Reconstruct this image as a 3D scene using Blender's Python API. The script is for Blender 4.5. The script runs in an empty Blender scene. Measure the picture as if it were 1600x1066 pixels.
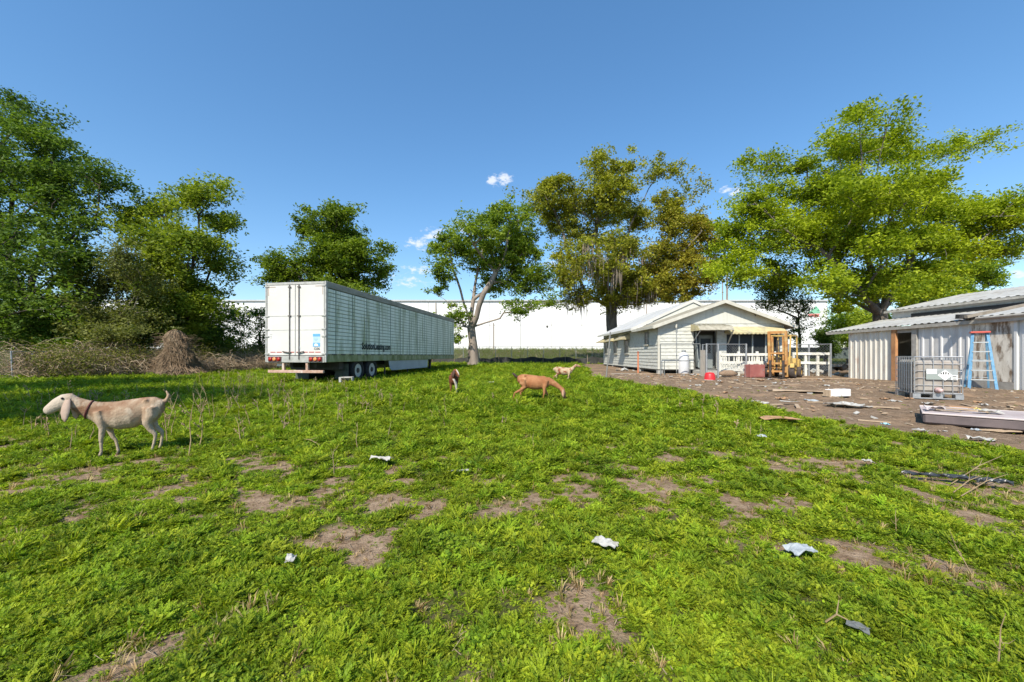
import bpy, bmesh, math, random
import numpy as np
from mathutils import Vector, Matrix, Euler
random.seed(7); RNG = np.random.default_rng(11)
C = bpy.context.scene.collection
S = bpy.context.scene
R = math.radians
# ------------------------------------------------------------------ camera, sky, sun, exposure
EYE = 1.3; F = 612.0
cam = bpy.data.cameras.new('camera'); camo = bpy.data.objects.new('camera', cam); C.objects.link(camo)
cam.sensor_width = 36.0; cam.lens = 36.0*F/1600; cam.shift_y = 22.0/1600; cam.clip_start = 0.05; cam.clip_end = 3000
camo.location = (0, 0, EYE); camo.rotation_euler = (R(90), 0, 0); S.camera = camo
SUN = Vector((-0.45, -0.95, 1.0)).normalized()
sun_el = math.asin(SUN.z); sun_az = math.atan2(SUN.x, SUN.y)
W = bpy.data.worlds.new('World'); S.world = W; W.use_nodes = True
def world():
    nt = W.node_tree; N = nt.nodes; L = nt.links; N.clear()
    out = N.new('ShaderNodeOutputWorld'); bg = N.new('ShaderNodeBackground'); bg.inputs[1].default_value = 0.15
    sky = N.new('ShaderNodeTexSky'); sky.sky_type = 'NISHITA'; sky.sun_disc = False
    sky.sun_elevation = sun_el; sky.sun_rotation = sun_az; sky.air_density = 1.0; sky.dust_density = 0.1; sky.ozone_density = 3.2; sky.altitude = 20
    tc = N.new('ShaderNodeTexCoord'); sep = N.new('ShaderNodeSeparateXYZ'); L.new(tc.outputs['Generated'], sep.inputs[0])
    def math_(op, a, b=None, clamp=False):
        m = N.new('ShaderNodeMath'); m.operation = op; m.use_clamp = clamp
        for i, q in enumerate((a, b)):
            if q is None: continue
            if isinstance(q, (int, float)): m.inputs[i].default_value = q
            else: L.new(q, m.inputs[i])
        return m.outputs[0]
    px = math_('DIVIDE', sep.outputs[0], sep.outputs[1]); pz = math_('DIVIDE', sep.outputs[2], sep.outputs[1])
    nz = N.new('ShaderNodeTexNoise'); nz.inputs['Scale'].default_value = 55; nz.inputs['Detail'].default_value = 7; nz.inputs['Roughness'].default_value = .62
    mp = N.new('ShaderNodeMapping'); mp.inputs['Scale'].default_value = (1, 1, 2.0); L.new(tc.outputs['Generated'], mp.inputs[0]); L.new(mp.outputs[0], nz.inputs[0])
    tot = None
    # a few small fair-weather clouds: azimuth tangent, elevation tangent, half sizes, strength
    for (a, e, ra, re, k) in ((-.050, .445, .016, .012, 1.0), (-.022, .452, .022, .016, 1.0), (-.235, .285, .04, .018, .8), (-.20, .305, .03, .022, .9), (-.11, .325, .045, .02, .8),
                              (-.235, .218, .05, .014, .7), (-.27, .19, .07, .016, .6), (.565, .42, .03, .012, .8), (1.30, .212, .035, .012, .9), (.11, .235, .05, .02, .5), (-.06, .30, .05, .014, .6), (.46, .17, .09, .02, .5)):
        dx = math_('DIVIDE', math_('SUBTRACT', px, a), ra); dz = math_('DIVIDE', math_('SUBTRACT', pz, e), re)
        d2 = math_('ADD', math_('MULTIPLY', dx, dx), math_('MULTIPLY', dz, dz))
        m = math_('MULTIPLY', math_('EXPONENT', math_('MULTIPLY', d2, -0.8)), k)
        tot = m if tot is None else math_('MAXIMUM', tot, m)
    cl = math_('SUBTRACT', math_('ADD', tot, math_('MULTIPLY', math_('MULTIPLY', math_('SUBTRACT', nz.outputs[0], .5), 2.6), math_('MINIMUM', math_('MULTIPLY', tot, 4), 1))), .35)
    mr = N.new('ShaderNodeMapRange'); mr.interpolation_type = 'SMOOTHSTEP'; L.new(cl, mr.inputs[0])
    mr.inputs[1].default_value = 0.0; mr.inputs[2].default_value = 0.7; mr.inputs[3].default_value = 0; mr.inputs[4].default_value = .8
    mx = N.new('ShaderNodeMix'); mx.data_type = 'RGBA'; L.new(mr.outputs[0], mx.inputs[0]); hs = N.new('ShaderNodeHueSaturation'); hs.inputs['Saturation'].default_value = 1.32; gm = N.new('ShaderNodeGamma'); gm.inputs[1].default_value = .78; L.new(sky.outputs[0], gm.inputs[0]); L.new(gm.outputs[0], hs.inputs['Color']); L.new(hs.outputs[0], mx.inputs[6]); mx.inputs[7].default_value = (3.6, 3.75, 4.0, 1)
    L.new(mx.outputs[2], bg.inputs[0]); L.new(bg.outputs[0], out.inputs[0])
world()
sl = bpy.data.lights.new('sun', 'SUN'); sl.energy = 3.6; sl.angle = R(.53); sl.color = (1, .925, .80)
so = bpy.data.objects.new('sun', sl); C.objects.link(so); so.rotation_euler = SUN.to_track_quat('Z', 'Y').to_euler(); so.location = (-20, -40, 45)
S.view_settings.view_transform = 'Standard'; S.view_settings.look = 'None'; S.view_settings.exposure = 0.92; S.view_settings.gamma = 1
S.render.engine = 'CYCLES'; S.cycles.max_bounces = 8; S.cycles.transparent_max_bounces = 12
# ------------------------------------------------------------------ helpers
def ss(a, b, x):
    t = np.clip((np.asarray(x, float)-a)/(b-a), 0, 1); return t*t*(3-2*t)
_vt = {}
def vnoise(x, y, scale, seed=0, oct=3):
    x = np.asarray(x, float); y = np.asarray(y, float); r = np.zeros(np.broadcast(x, y).shape); amp = 1; tot = 0
    for o in range(oct):
        k = (seed, o)
        if k not in _vt: _vt[k] = np.random.default_rng(seed*31+o).random((256, 256))
        T = _vt[k]; fx = x*scale*2**o+57.3*o; fy = y*scale*2**o+31.7*o
        ix = np.floor(fx).astype(int); iy = np.floor(fy).astype(int); tx = fx-ix; ty = fy-iy
        tx = tx*tx*(3-2*tx); ty = ty*ty*(3-2*ty)
        g = lambda i, j: T[i % 256, j % 256]
        r = r+amp*((g(ix, iy)*(1-tx)+g(ix+1, iy)*tx)*(1-ty)+(g(ix, iy+1)*(1-tx)+g(ix+1, iy+1)*tx)*ty); tot += amp; amp *= .5
    return r/tot
def gz(x, y):
    x = np.asarray(x, float); y = np.asarray(y, float)
    z = .15*ss(3, 14, y)+.17*ss(19, 38, y)+2.1*ss(48, 76, y)
    z = z+.04*ss(9, 13.5, x)*ss(8, 10, y)*(1-ss(15, 19, y))
    near = 1-ss(30, 60, np.abs(y))
    return z+near*(.07*(vnoise(x, y, .35, 3, 3)-.5)+.03*(vnoise(x, y, 1.7, 4, 2)-.5))
def G(u, v, h=0.0):
    """ground point seen at photo pixel (u, v)"""
    Y = 6.0
    for _ in range(30):
        z = float(gz((u-800)/F*Y, Y))+h; Y = .5*Y+.5*min(60, (EYE-z)*F/max(v-555, 3))
    x = (u-800)/F*Y; return Vector((x, Y, float(gz(x, Y))))
def P(u, v, Y): return Vector(((u-800)/F*Y, Y, EYE+(555-v)/F*Y))
def on(x, y, h=0): return Vector((x, y, float(gz(x, y))+h))

class MB:
    def __init__(s): s.v = []; s.f = []
    def add(s, vs, fs):
        o = len(s.v); s.v += [tuple(q) for q in vs]; s.f += [tuple(i+o for i in f) for f in fs]; return s
    def box(s, c, d, rot=None, taper=1.0):
        x, y, z = d[0]/2, d[1]/2, d[2]/2; t = taper
        q = [Vector(p) for p in ((-x,-y,-z),(x,-y,-z),(x,y,-z),(-x,y,-z),(-x*t,-y*t,z),(x*t,-y*t,z),(x*t,y*t,z),(-x*t,y*t,z))]
        if rot is not None:
            m = rot if isinstance(rot, Matrix) else Euler(rot).to_matrix(); q = [m@p for p in q]
        c = Vector(c); return s.add([p+c for p in q], [(0,3,2,1),(4,5,6,7),(0,1,5,4),(1,2,6,5),(2,3,7,6),(3,0,4,7)])
    def bar(s, a, b, w, h=None, up=(0,0,1)):
        a = Vector(a); b = Vector(b); d = b-a; h = h or w; t = d.normalized(); u = Vector(up)
        if abs(t.dot(u)) > .98: u = Vector((0,1,0))
        sx = t.cross(u).normalized(); uz = sx.cross(t)
        return s.box((a+b)/2, (w, d.length, h), Matrix((sx, t, uz)).transposed())
    def tube(s, pts, rs, n=8, cap=True, flat=1.0):
        pts = [Vector(p) for p in pts]; k = len(pts)
        if not hasattr(rs, '__len__'): rs = [rs]*k
        o = len(s.v); prev = None
        for i, p in enumerate(pts):
            t = (pts[min(i+1, k-1)]-pts[max(i-1, 0)])
            t = t.normalized() if t.length > 1e-9 else Vector((0,0,1))
            if prev is None: a = t.orthogonal().normalized()
            else:
                a = prev-t*prev.dot(t); a = a.normalized() if a.length > 1e-6 else t.orthogonal().normalized()
            prev = a; b = t.cross(a)
            for j in range(n):
                th = 2*math.pi*j/n; s.v.append(tuple(p+(a*math.cos(th)+b*math.sin(th)*flat)*rs[i]))
        for i in range(k-1):
            for j in range(n):
                s.f.append((o+i*n+j, o+i*n+(j+1) % n, o+(i+1)*n+(j+1) % n, o+(i+1)*n+j))
        if cap: s.f.append(tuple(o+j for j in range(n))[::-1]); s.f.append(tuple(o+(k-1)*n+j for j in range(n)))
        return s
    def loft(s, secs, n=12):
        """secs: (centre, half width, half height); rings stand square to the path, width sideways"""
        k = len(secs); o = len(s.v); cs = [Vector(q[0]) for q in secs]
        for i, (c, w, h) in enumerate(secs):
            t = (cs[min(i+1, k-1)]-cs[max(i-1, 0)]).normalized()
            sd = Vector((0,0,1)).cross(t)
            if sd.length < .15: sd = Vector((0,1,0))
            sd.normalize(); up = t.cross(sd)
            for j in range(n):
                th = 2*math.pi*j/n; s.v.append(tuple(cs[i]+sd*w*math.cos(th)+up*h*math.sin(th)))
        for i in range(k-1):
            for j in range(n): s.f.append((o+i*n+j, o+i*n+(j+1) % n, o+(i+1)*n+(j+1) % n, o+(i+1)*n+j))
        s.f.append(tuple(o+j for j in range(n))[::-1]); s.f.append(tuple(o+(k-1)*n+j for j in range(n))); return s
    def lathe(s, prof, n=16, c=(0,0,0), axis='z'):
        c = Vector(c); o = len(s.v); k = len(prof)
        for (r, h) in prof:
            for j in range(n):
                th = 2*math.pi*j/n; a, b = r*math.cos(th), r*math.sin(th)
                p = {'z': (a, b, h), 'x': (h, a, b), 'y': (b, h, a)}[axis]; s.v.append(tuple(Vector(p)+c))
        for i in range(k-1):
            for j in range(n): s.f.append((o+i*n+j, o+i*n+(j+1) % n, o+(i+1)*n+(j+1) % n, o+(i+1)*n+j))
        if prof[0][0] > 1e-6: s.f.append(tuple(o+j for j in range(n))[::-1])
        if prof[-1][0] > 1e-6: s.f.append(tuple(o+(k-1)*n+j for j in range(n)))
        return s
    def prism(s, poly, d):
        d = Vector(d); n = len(poly); vs = [Vector(p) for p in poly]; vs += [p+d for p in vs]
        return s.add(vs, [tuple(range(n))[::-1], tuple(range(n, 2*n))]+[(i, (i+1) % n, n+(i+1) % n, n+i) for i in range(n)])
    def build(s, name, mat, parent=None, smooth=False, bevel=0, loc=None, rot=None):
        me = bpy.data.meshes.new(name); me.from_pydata(s.v, [], s.f)
        if bevel or True:
            bm = bmesh.new(); bm.from_mesh(me); bmesh.ops.recalc_face_normals(bm, faces=bm.faces)
            if bevel: bmesh.ops.bevel(bm, geom=bm.edges[:], offset=bevel, segments=1, affect='EDGES', clamp_overlap=True)
            bm.to_mesh(me); bm.free()
        if smooth: me.polygons.foreach_set('use_smooth', [True]*len(me.polygons))
        me.materials.append(mat); o = bpy.data.objects.new(name, me); C.objects.link(o); o.parent = parent
        if loc is not None: o.location = loc
        if rot is not None: o.rotation_euler = rot
        return o
def inst(src, parent, loc=(0,0,0), rot=(0,0,0), scale=None):
    o = src.copy(); C.objects.link(o); o.parent = parent; o.location = loc; o.rotation_euler = rot
    if scale: o.scale = scale
    return o
def tag(o, label, cat, group=None, kind=None):
    o['label'] = label; o['category'] = cat
    if group: o['group'] = group
    if kind: o['kind'] = kind
    return o
def thing(name, label, cat, loc=(0,0,0), rz=0, group=None):
    o = bpy.data.objects.new(name, None); C.objects.link(o); o.location = loc; o.rotation_euler = (0,0,rz); o.empty_display_size = .2
    return tag(o, label, cat, group)
def M(name, c1, c2=None, scale=6, rough=.8, bump=0, metal=0, c3=None, s3=1.2, lim=(.35,.65), lim3=(.5,.7), stretch=(1,1,1), coord='world', spec=.4, detail=8):
    m = bpy.data.materials.new(name); m.use_nodes = True; nt = m.node_tree; N = nt.nodes; L = nt.links; b = N['Principled BSDF']
    b.inputs['Roughness'].default_value = rough; b.inputs['Metallic'].default_value = metal; b.inputs['Specular IOR Level'].default_value = spec
    if c2 is None: b.inputs['Base Color'].default_value = (*c1, 1); return m
    if coord == 'world': g = N.new('ShaderNodeNewGeometry').outputs['Position']
    else: g = N.new('ShaderNodeTexCoord').outputs['Object']
    mp = N.new('ShaderNodeMapping'); mp.inputs['Scale'].default_value = stretch; L.new(g, mp.inputs[0])
    n1 = N.new('ShaderNodeTexNoise'); n1.inputs['Scale'].default_value = scale; n1.inputs['Detail'].default_value = detail; n1.inputs['Roughness'].default_value = .6; L.new(mp.outputs[0], n1.inputs[0])
    def ramp(src, a, b_):
        mr = N.new('ShaderNodeMapRange'); mr.inputs[1].default_value = a; mr.inputs[2].default_value = b_; L.new(src, mr.inputs[0]); return mr.outputs[0]
    def mix(f, a, b_):
        mx = N.new('ShaderNodeMix'); mx.data_type = 'RGBA'; L.new(f, mx.inputs[0])
        for i, q in ((6, a), (7, b_)):
            if isinstance(q, tuple): mx.inputs[i].default_value = (*q, 1)
            else: L.new(q, mx.inputs[i])
        return mx.outputs[2]
    col = mix(ramp(n1.outputs[0], *lim), tuple(c1), tuple(c2))
    if c3 is not None:
        n2 = N.new('ShaderNodeTexNoise'); n2.inputs['Scale'].default_value = s3; n2.inputs['Detail'].default_value = 7; n2.inputs['Roughness'].default_value = .65; L.new(mp.outputs[0], n2.inputs[0])
        col = mix(ramp(n2.outputs[0], *lim3), col, tuple(c3))
    L.new(col, b.inputs['Base Color'])
    if bump:
        bp = N.new('ShaderNodeBump'); bp.inputs['Strength'].default_value = bump; bp.inputs['Distance'].default_value = .02; L.new(n1.outputs[0], bp.inputs['Height']); L.new(bp.outputs[0], b.inputs['Normal'])
    return m
def leafmat(name, dark, light, third=None, trans=.35, world_scale=.5, rough=.55):
    m = bpy.data.materials.new(name); m.use_nodes = True; nt = m.node_tree; N = nt.nodes; L = nt.links; b = N['Principled BSDF']; out = N['Material Output']
    at = N.new('ShaderNodeAttribute'); at.attribute_name = 'tint'
    oi = N.new('ShaderNodeObjectInfo'); g = N.new('ShaderNodeNewGeometry')
    nz = N.new('ShaderNodeTexNoise'); nz.inputs['Scale'].default_value = world_scale; nz.inputs['Detail'].default_value = 4; L.new(g.outputs['Position'], nz.inputs[0])
    ad = N.new('ShaderNodeMath'); ad.operation = 'ADD'; L.new(at.outputs['Fac'], ad.inputs[0])
    mr0 = N.new('ShaderNodeMath'); mr0.operation = 'MULTIPLY_ADD'; L.new(nz.outputs[0], mr0.inputs[0]); mr0.inputs[1].default_value = 1.4; mr0.inputs[2].default_value = -.7; L.new(mr0.outputs[0], ad.inputs[1]); ad.use_clamp = True
    mx = N.new('ShaderNodeMix'); mx.data_type = 'RGBA'; L.new(ad.outputs[0], mx.inputs[0]); mx.inputs[6].default_value = (*dark, 1); mx.inputs[7].default_value = (*light, 1); col = mx.outputs[2]
    if third:
        a2 = N.new('ShaderNodeAttribute'); a2.attribute_name = 'third'
        m2 = N.new('ShaderNodeMix'); m2.data_type = 'RGBA'; L.new(a2.outputs['Fac'], m2.inputs[0]); L.new(col, m2.inputs[6]); m2.inputs[7].default_value = (*third, 1); col = m2.outputs[2]
    hs = N.new('ShaderNodeHueSaturation'); mv = N.new('ShaderNodeMapRange'); L.new(oi.outputs['Random'], mv.inputs[0]); mv.inputs[3].default_value = .8; mv.inputs[4].default_value = 1.22
    hm = N.new('ShaderNodeMapRange'); fr = N.new('ShaderNodeMath'); fr.operation = 'FRACT'; fm = N.new('ShaderNodeMath'); fm.operation = 'MULTIPLY'; fm.inputs[1].default_value = 17.31; L.new(oi.outputs['Random'], fm.inputs[0]); L.new(fm.outputs[0], fr.inputs[0]); L.new(fr.outputs[0], hm.inputs[0]); hm.inputs[3].default_value = .475; hm.inputs[4].default_value = .515; L.new(hm.outputs[0], hs.inputs['Hue']); L.new(mv.outputs[0], hs.inputs['Value']); L.new(col, hs.inputs['Color']); col = hs.outputs[0]
    L.new(col, b.inputs['Base Color']); b.inputs['Roughness'].default_value = rough; b.inputs['Specular IOR Level'].default_value = .15
    tr = N.new('ShaderNodeBsdfTranslucent'); br = N.new('ShaderNodeMix'); br.data_type = 'RGBA'; br.blend_type = 'MULTIPLY'; br.inputs[0].default_value = 1; L.new(col, br.inputs[6]); br.inputs[7].default_value = (1.5, 1.6, .6, 1); L.new(br.outputs[2], tr.inputs[0])
    ms = N.new('ShaderNodeMixShader'); ms.inputs[0].default_value = trans; L.new(b.outputs[0], ms.inputs[1]); L.new(tr.outputs[0], ms.inputs[2]); L.new(ms.outputs[0], out.inputs[0])
    return m
def text(body, size, loc, rot, mat, parent, name='lettering', align='LEFT', sx=1.0, shear=0, bold=0):
    cu = bpy.data.curves.new('lettering', 'FONT'); cu.body = body; cu.size = size; cu.align_x = align; cu.extrude = .001; cu.shear = shear; cu.offset = bold; cu.resolution_u = 3
    t = bpy.data.objects.new('tmp', cu); me = bpy.data.meshes.new_from_object(t); bpy.data.objects.remove(t); bpy.data.curves.remove(cu)
    me.materials.clear(); me.materials.append(mat); o = bpy.data.objects.new(name, me); C.objects.link(o); o.parent = parent; o.location = loc; o.rotation_euler = rot; o.scale = (sx, 1, 1); return o
# ------------------------------------------------------------------ ground
EDGE_Y = [-5, 3, 5.1, 6.3, 7.25, 9.4, 11.2, 15.6, 20, 27, 40]; EDGE_X = [9.5, 7.6, 6.7, 6.15, 5.9, 5.8, 5.5, 5.1, 4.1, 5.2, 7]
def dirt_zone(x, y):
    e = np.interp(y, EDGE_Y, EDGE_X)+1.3*(vnoise(x, y, .55, 8, 3)-.5)
    return ss(-.35, .45, x-e)*(1-ss(41, 44, y))
BARE = [(480,775,.45),(470,790,.3),(690,985,.42),(1000,975,.5),(1350,885,.55),(1300,870,.35),(1165,812,.33),(835,855,.25),(300,965,.4),(1310,1040,.4),(560,860,.35),(620,1000,.3),(150,720,.3),(1110,880,.25),(1540,760,.5),(1430,865,.3),(870,940,.3),(590,795,.3),(640,660,.3),(230,850,.25),(960,1010,.4),(100,1040,.4),(770,880,.2),(640,960,.3)]
LUSH = [(120,960,.5),(30,1000,.5),(220,930,.4),(330,860,.4),(60,930,.5),(640,890,.5),(720,870,.35),(390,925,.35),(1000,860,.4),(1200,1000,.5),(760,1000,.45),(520,1010,.4),(1500,980,.7),(900,830,.4),(1420,820,.6),(130,860,.7),(1060,1010,.4),(1540,1040,.5)]
_b = [(G(u, v), s) for u, v, s in BARE]; _l = [(G(u, v), s) for u, v, s in LUSH]
def cover(x, y):
    """0 bare soil .. 1 thick weeds"""
    n = vnoise(x, y, .9, 21, 5); c = .75+1.0*(n-.48)+2.7*(vnoise(x, y, 4.5, 23, 4)-.5)
    for (p, s) in _b: c = c-.46*np.exp(-(((x-p.x)/(s*.9))**2+((y-p.y)/(s*.65))**2)*1.4)
    for (p, s) in _l: c = c+.8*np.exp(-((x-p.x)**2+(y-p.y)**2)/(s*s))
    c = c+.45*ss(4, 8, y)-.20*(1-ss(2.6, 6, y))
    return np.clip(c, 0, 1.2)*(1-dirt_zone(x, y))
def ground():
    def axis(lo, hi, step, far, g=1.22):
        a = list(np.arange(lo, hi+1e-6, step)); s = step; q = hi
        while q < far: s *= g; q += s; a.append(q)
        s = step; q = lo; pre = []
        while q > -far: s *= g; q -= s; pre.append(q)
        return np.array(pre[::-1]+a)
    xs = axis(-16, 20, .14, 900); ys = axis(-2, 26, .14, 900)
    X, Y = np.meshgrid(xs, ys); Z = gz(X, Y); nx, ny = len(xs), len(ys)
    cv = cover(X, Y); dz = dirt_zone(X, Y)
    near = (1-ss(22, 28, Y))*(1-ss(15, 18, np.abs(X)))
    Z = Z+near*((.05*(vnoise(X, Y, 4.5, 33, 2)-.5)+.03*(vnoise(X, Y, 1.3, 35, 2)-.5))*(.5+dz))
    me = bpy.data.meshes.new('ground'); v = np.stack([X.ravel(), Y.ravel(), Z.ravel()], 1)
    i = np.arange((ny-1)*nx).reshape(ny-1, nx)[:, :-1].ravel(); f = np.stack([i, i+1, i+nx+1, i+nx], 1)
    me.vertices.add(len(v)); me.vertices.foreach_set('co', v.ravel()); me.loops.add(f.size); me.loops.foreach_set('vertex_index', f.ravel())
    me.polygons.add(len(f)); me.polygons.foreach_set('loop_start', np.arange(len(f))*4); me.polygons.foreach_set('loop_total', np.full(len(f), 4)); me.update()
    for nm, a in (('cover', np.clip(cv, 0, 1)), ('dirt', dz)):
        at = me.attributes.new(nm, 'FLOAT', 'POINT'); at.data.foreach_set('value', a.ravel().astype(np.float32))
    me.polygons.foreach_set('use_smooth', [True]*len(f))
    m = bpy.data.materials.new('soil_and_turf'); m.use_nodes = True; nt = m.node_tree; N = nt.nodes; L = nt.links; b = N['Principled BSDF']; b.inputs['Roughness'].default_value = .95; b.inputs['Specular IOR Level'].default_value = .1
    g = N.new('ShaderNodeNewGeometry')
    def noise(sc, d=8, r=.62):
        n = N.new('ShaderNodeTexNoise'); n.inputs['Scale'].default_value = sc; n.inputs['Detail'].default_value = d; n.inputs['Roughness'].default_value = r; L.new(g.outputs['Position'], n.inputs[0]); return n.outputs[0]
    def rng(s, a, c):
        q = N.new('ShaderNodeMapRange'); L.new(s, q.inputs[0]); q.inputs[1].default_value = a; q.inputs[2].default_value = c; return q.outputs[0]
    def mix(f, a, c):
        q = N.new('ShaderNodeMix'); q.data_type = 'RGBA'; L.new(f, q.inputs[0])
        for k, w in ((6, a), (7, c)):
            if isinstance(w, tuple): q.inputs[k].default_value = (*w, 1)
            else: L.new(w, q.inputs[k])
        return q.outputs[2]
    ac = N.new('ShaderNodeAttribute'); ac.attribute_name = 'cover'; ad = N.new('ShaderNodeAttribute'); ad.attribute_name = 'dirt'
    n1 = noise(9); n2 = noise(45, 6); n3 = noise(1.1)
    sand = mix(rng(n1, .35, .65), (.19, .125, .075), (.37, .27, .18)); sand = mix(rng(n2, .52, .68), sand, (.12, .075, .045))  # brown sand, darkened so its colour also carries shade over the bare patches
    yard = mix(rng(n1, .35, .68), (.15, .103, .066), (.30, .218, .148)); yard = mix(rng(n2, .5, .7), yard, (.10, .066, .042)); yard = mix(rng(n3, .5, .68), yard, (.32, .215, .135))
    turf = mix(rng(n2, .35, .65), (.05, .05, .018), (.10, .105, .03)); turf = mix(rng(n1, .55, .7), turf, (.14, .12, .05))  # turf tone darkened too, putting shade of the gaps between clumps into its colour
    q = N.new('ShaderNodeMath'); q.operation = 'MULTIPLY_ADD'; L.new(n1, q.inputs[0]); q.inputs[1].default_value = .5; L.new(ac.outputs['Fac'], q.inputs[2])
    col = mix(rng(q.outputs[0], .65, 1.0), sand, turf); col = mix(ad.outputs['Fac'], col, yard)
    L.new(col, b.inputs['Base Color'])
    bp = N.new('ShaderNodeBump'); bp.inputs['Strength'].default_value = .7; bp.inputs['Distance'].default_value = .03; L.new(n2, bp.inputs['Height']); L.new(bp.outputs[0], b.inputs['Normal'])
    me.materials.append(m); o = bpy.data.objects.new('ground', me); C.objects.link(o); o['kind'] = 'structure'; o['label'] = 'weedy field ground with bare sandy patches and a brown dirt yard'
ground()
# ------------------------------------------------------------------ low weeds: geometry-node scatter of small clumps
def scatter(name, label, cat, protos, pts, rots, scales, idx, mat):
    """protos: list of (verts, faces, tints); one object holding the clumps and the scatter points"""
    V = []; Fc = []; gid = []; tint = []; o = 0
    for k, (v, f, t) in enumerate(protos):
        V += v; Fc += [tuple(i+o for i in q) for q in f]; gid += [k]*len(v); tint += t; o += len(v)
    n0 = len(V); n = len(pts); V = np.concatenate([np.array(V), pts])
    me = bpy.data.meshes.new(name); me.from_pydata(V.tolist(), [], Fc)
    def attr(nm, ty, arr, dom='POINT', key='value'): a = me.attributes.new(nm, ty, dom); a.data.foreach_set(key, np.asarray(arr).ravel())
    attr('gid', 'INT', np.concatenate([gid, np.full(n, -1)]).astype(np.int32)); attr('idx', 'INT', np.concatenate([np.zeros(n0), idx]).astype(np.int32))
    attr('scl', 'FLOAT', np.concatenate([np.ones(n0), scales]).astype(np.float32)); attr('rot', 'FLOAT_VECTOR', np.concatenate([np.zeros((n0, 3)), rots]).astype(np.float32), key='vector')
    attr('tint', 'FLOAT', np.array(tint, np.float32), 'FACE'); me.materials.append(mat)
    ob = bpy.data.objects.new(name, me); C.objects.link(ob); tag(ob, label, cat, kind='stuff')
    ng = bpy.data.node_groups.new(name, 'GeometryNodeTree'); ng.interface.new_socket('Geometry', in_out='INPUT', socket_type='NodeSocketGeometry'); ng.interface.new_socket('Geometry', in_out='OUTPUT', socket_type='NodeSocketGeometry')
    N = ng.nodes; L = ng.links; gi = N.new('NodeGroupInput'); go = N.new('NodeGroupOutput')
    def na(nm, ty):
        a = N.new('GeometryNodeInputNamedAttribute'); a.data_type = ty; a.inputs['Name'].default_value = nm; return a.outputs['Attribute']
    g = na('gid', 'INT'); cmp = N.new('FunctionNodeCompare'); cmp.data_type = 'INT'; cmp.operation = 'LESS_THAN'; L.new(g, cmp.inputs[2]); cmp.inputs[3].default_value = 0
    sep = N.new('GeometryNodeSeparateGeometry'); sep.domain = 'POINT'; L.new(gi.outputs[0], sep.inputs['Geometry']); L.new(cmp.outputs[0], sep.inputs['Selection'])
    mp = N.new('GeometryNodeMeshToPoints'); L.new(sep.outputs['Selection'], mp.inputs['Mesh'])
    sp = N.new('GeometryNodeSplitToInstances'); sp.domain = 'POINT'; L.new(sep.outputs['Inverted'], sp.inputs['Geometry']); L.new(g, sp.inputs['Group ID'])
    ip = N.new('GeometryNodeInstanceOnPoints'); L.new(mp.outputs[0], ip.inputs['Points']); L.new(sp.outputs['Instances'], ip.inputs['Instance']); ip.inputs['Pick Instance'].default_value = True
    L.new(na('idx', 'INT'), ip.inputs['Instance Index']); L.new(na('scl', 'FLOAT'), ip.inputs['Scale'])
    er = N.new('FunctionNodeEulerToRotation'); L.new(na('rot', 'FLOAT_VECTOR'), er.inputs[0]); L.new(er.outputs[0], ip.inputs['Rotation'])
    L.new(ip.outputs[0], go.inputs[0]); md = ob.modifiers.new('scatter', 'NODES'); md.node_group = ng; return ob
def leafq(p, d, w, up):
    """a pointed leaflet: four corners"""
    s = d.cross(up); s = s.normalized()*w if s.length > 1e-6 else Vector((w, 0, 0))
    return [p, p+d*.45+s, p+d, p+d*.45-s]
def fern_clump(rnd, nl, R_, H_, pairs=5):
    V = []; Fc = []; T = []
    for i in range(nl):
        az = rnd.uniform(0, 2*math.pi); r0 = rnd.uniform(0, .35)*R_; el = rnd.uniform(.25, 1.2); ln = R_*rnd.uniform(.55, 1.05)
        b = Vector((math.cos(az)*r0*.6, math.sin(az)*r0*.6, rnd.uniform(0, .35)*H_)); d = Vector((math.cos(az)*math.cos(el), math.sin(az)*math.cos(el), math.sin(el)*H_/R_*1.4)); side = Vector((-math.sin(az), math.cos(az), rnd.uniform(-.3, .3)))
        tv = rnd.random()*.6+.1
        for k in range(1, pairs+1):
            t = k/pairs; p = b+d*ln*t+Vector((0, 0, -.35*ln*t*t)); l = ln*.30*(1-.55*t)*rnd.uniform(.8, 1.2); up = Vector((rnd.uniform(-.4, .4), rnd.uniform(-.4, .4), 1))
            for s in (-1, 1):
                q = leafq(p, (side*s*.8+d*.55+Vector((0, 0, rnd.uniform(-.25, .25)))).normalized()*l, l*.26, up); o = len(V); V += [tuple(a) for a in q]; Fc.append((o, o+1, o+2, o+3)); T.append(min(1, tv+.35*t*rnd.random()))
        q = leafq(p, d.normalized()*ln*.25, ln*.06, Vector((0, .2, 1))); o = len(V); V += [tuple(a) for a in q]; Fc.append((o, o+1, o+2, o+3)); T.append(tv)
    return V, Fc, T
def broad_clump(rnd, n, R_, H_):
    V = []; Fc = []; T = []
    for i in range(n):
        az = rnd.uniform(0, 6.283); r = R_*math.sqrt(rnd.random()); p = Vector((math.cos(az)*r, math.sin(az)*r, H_*rnd.uniform(.1, 1)*(1-.6*r/R_)))
        a2 = rnd.uniform(0, 6.283); d = Vector((math.cos(a2), math.sin(a2), rnd.uniform(-.2, .7)))*rnd.uniform(.02, .042)
        q = leafq(p, d, d.length*.34, Vector((rnd.uniform(-.6, .6), rnd.uniform(-.6, .6), 1))); o = len(V); V += [tuple(a) for a in q]; Fc.append((o, o+1, o+2, o+3)); T.append(rnd.random())
    return V, Fc, T
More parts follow.
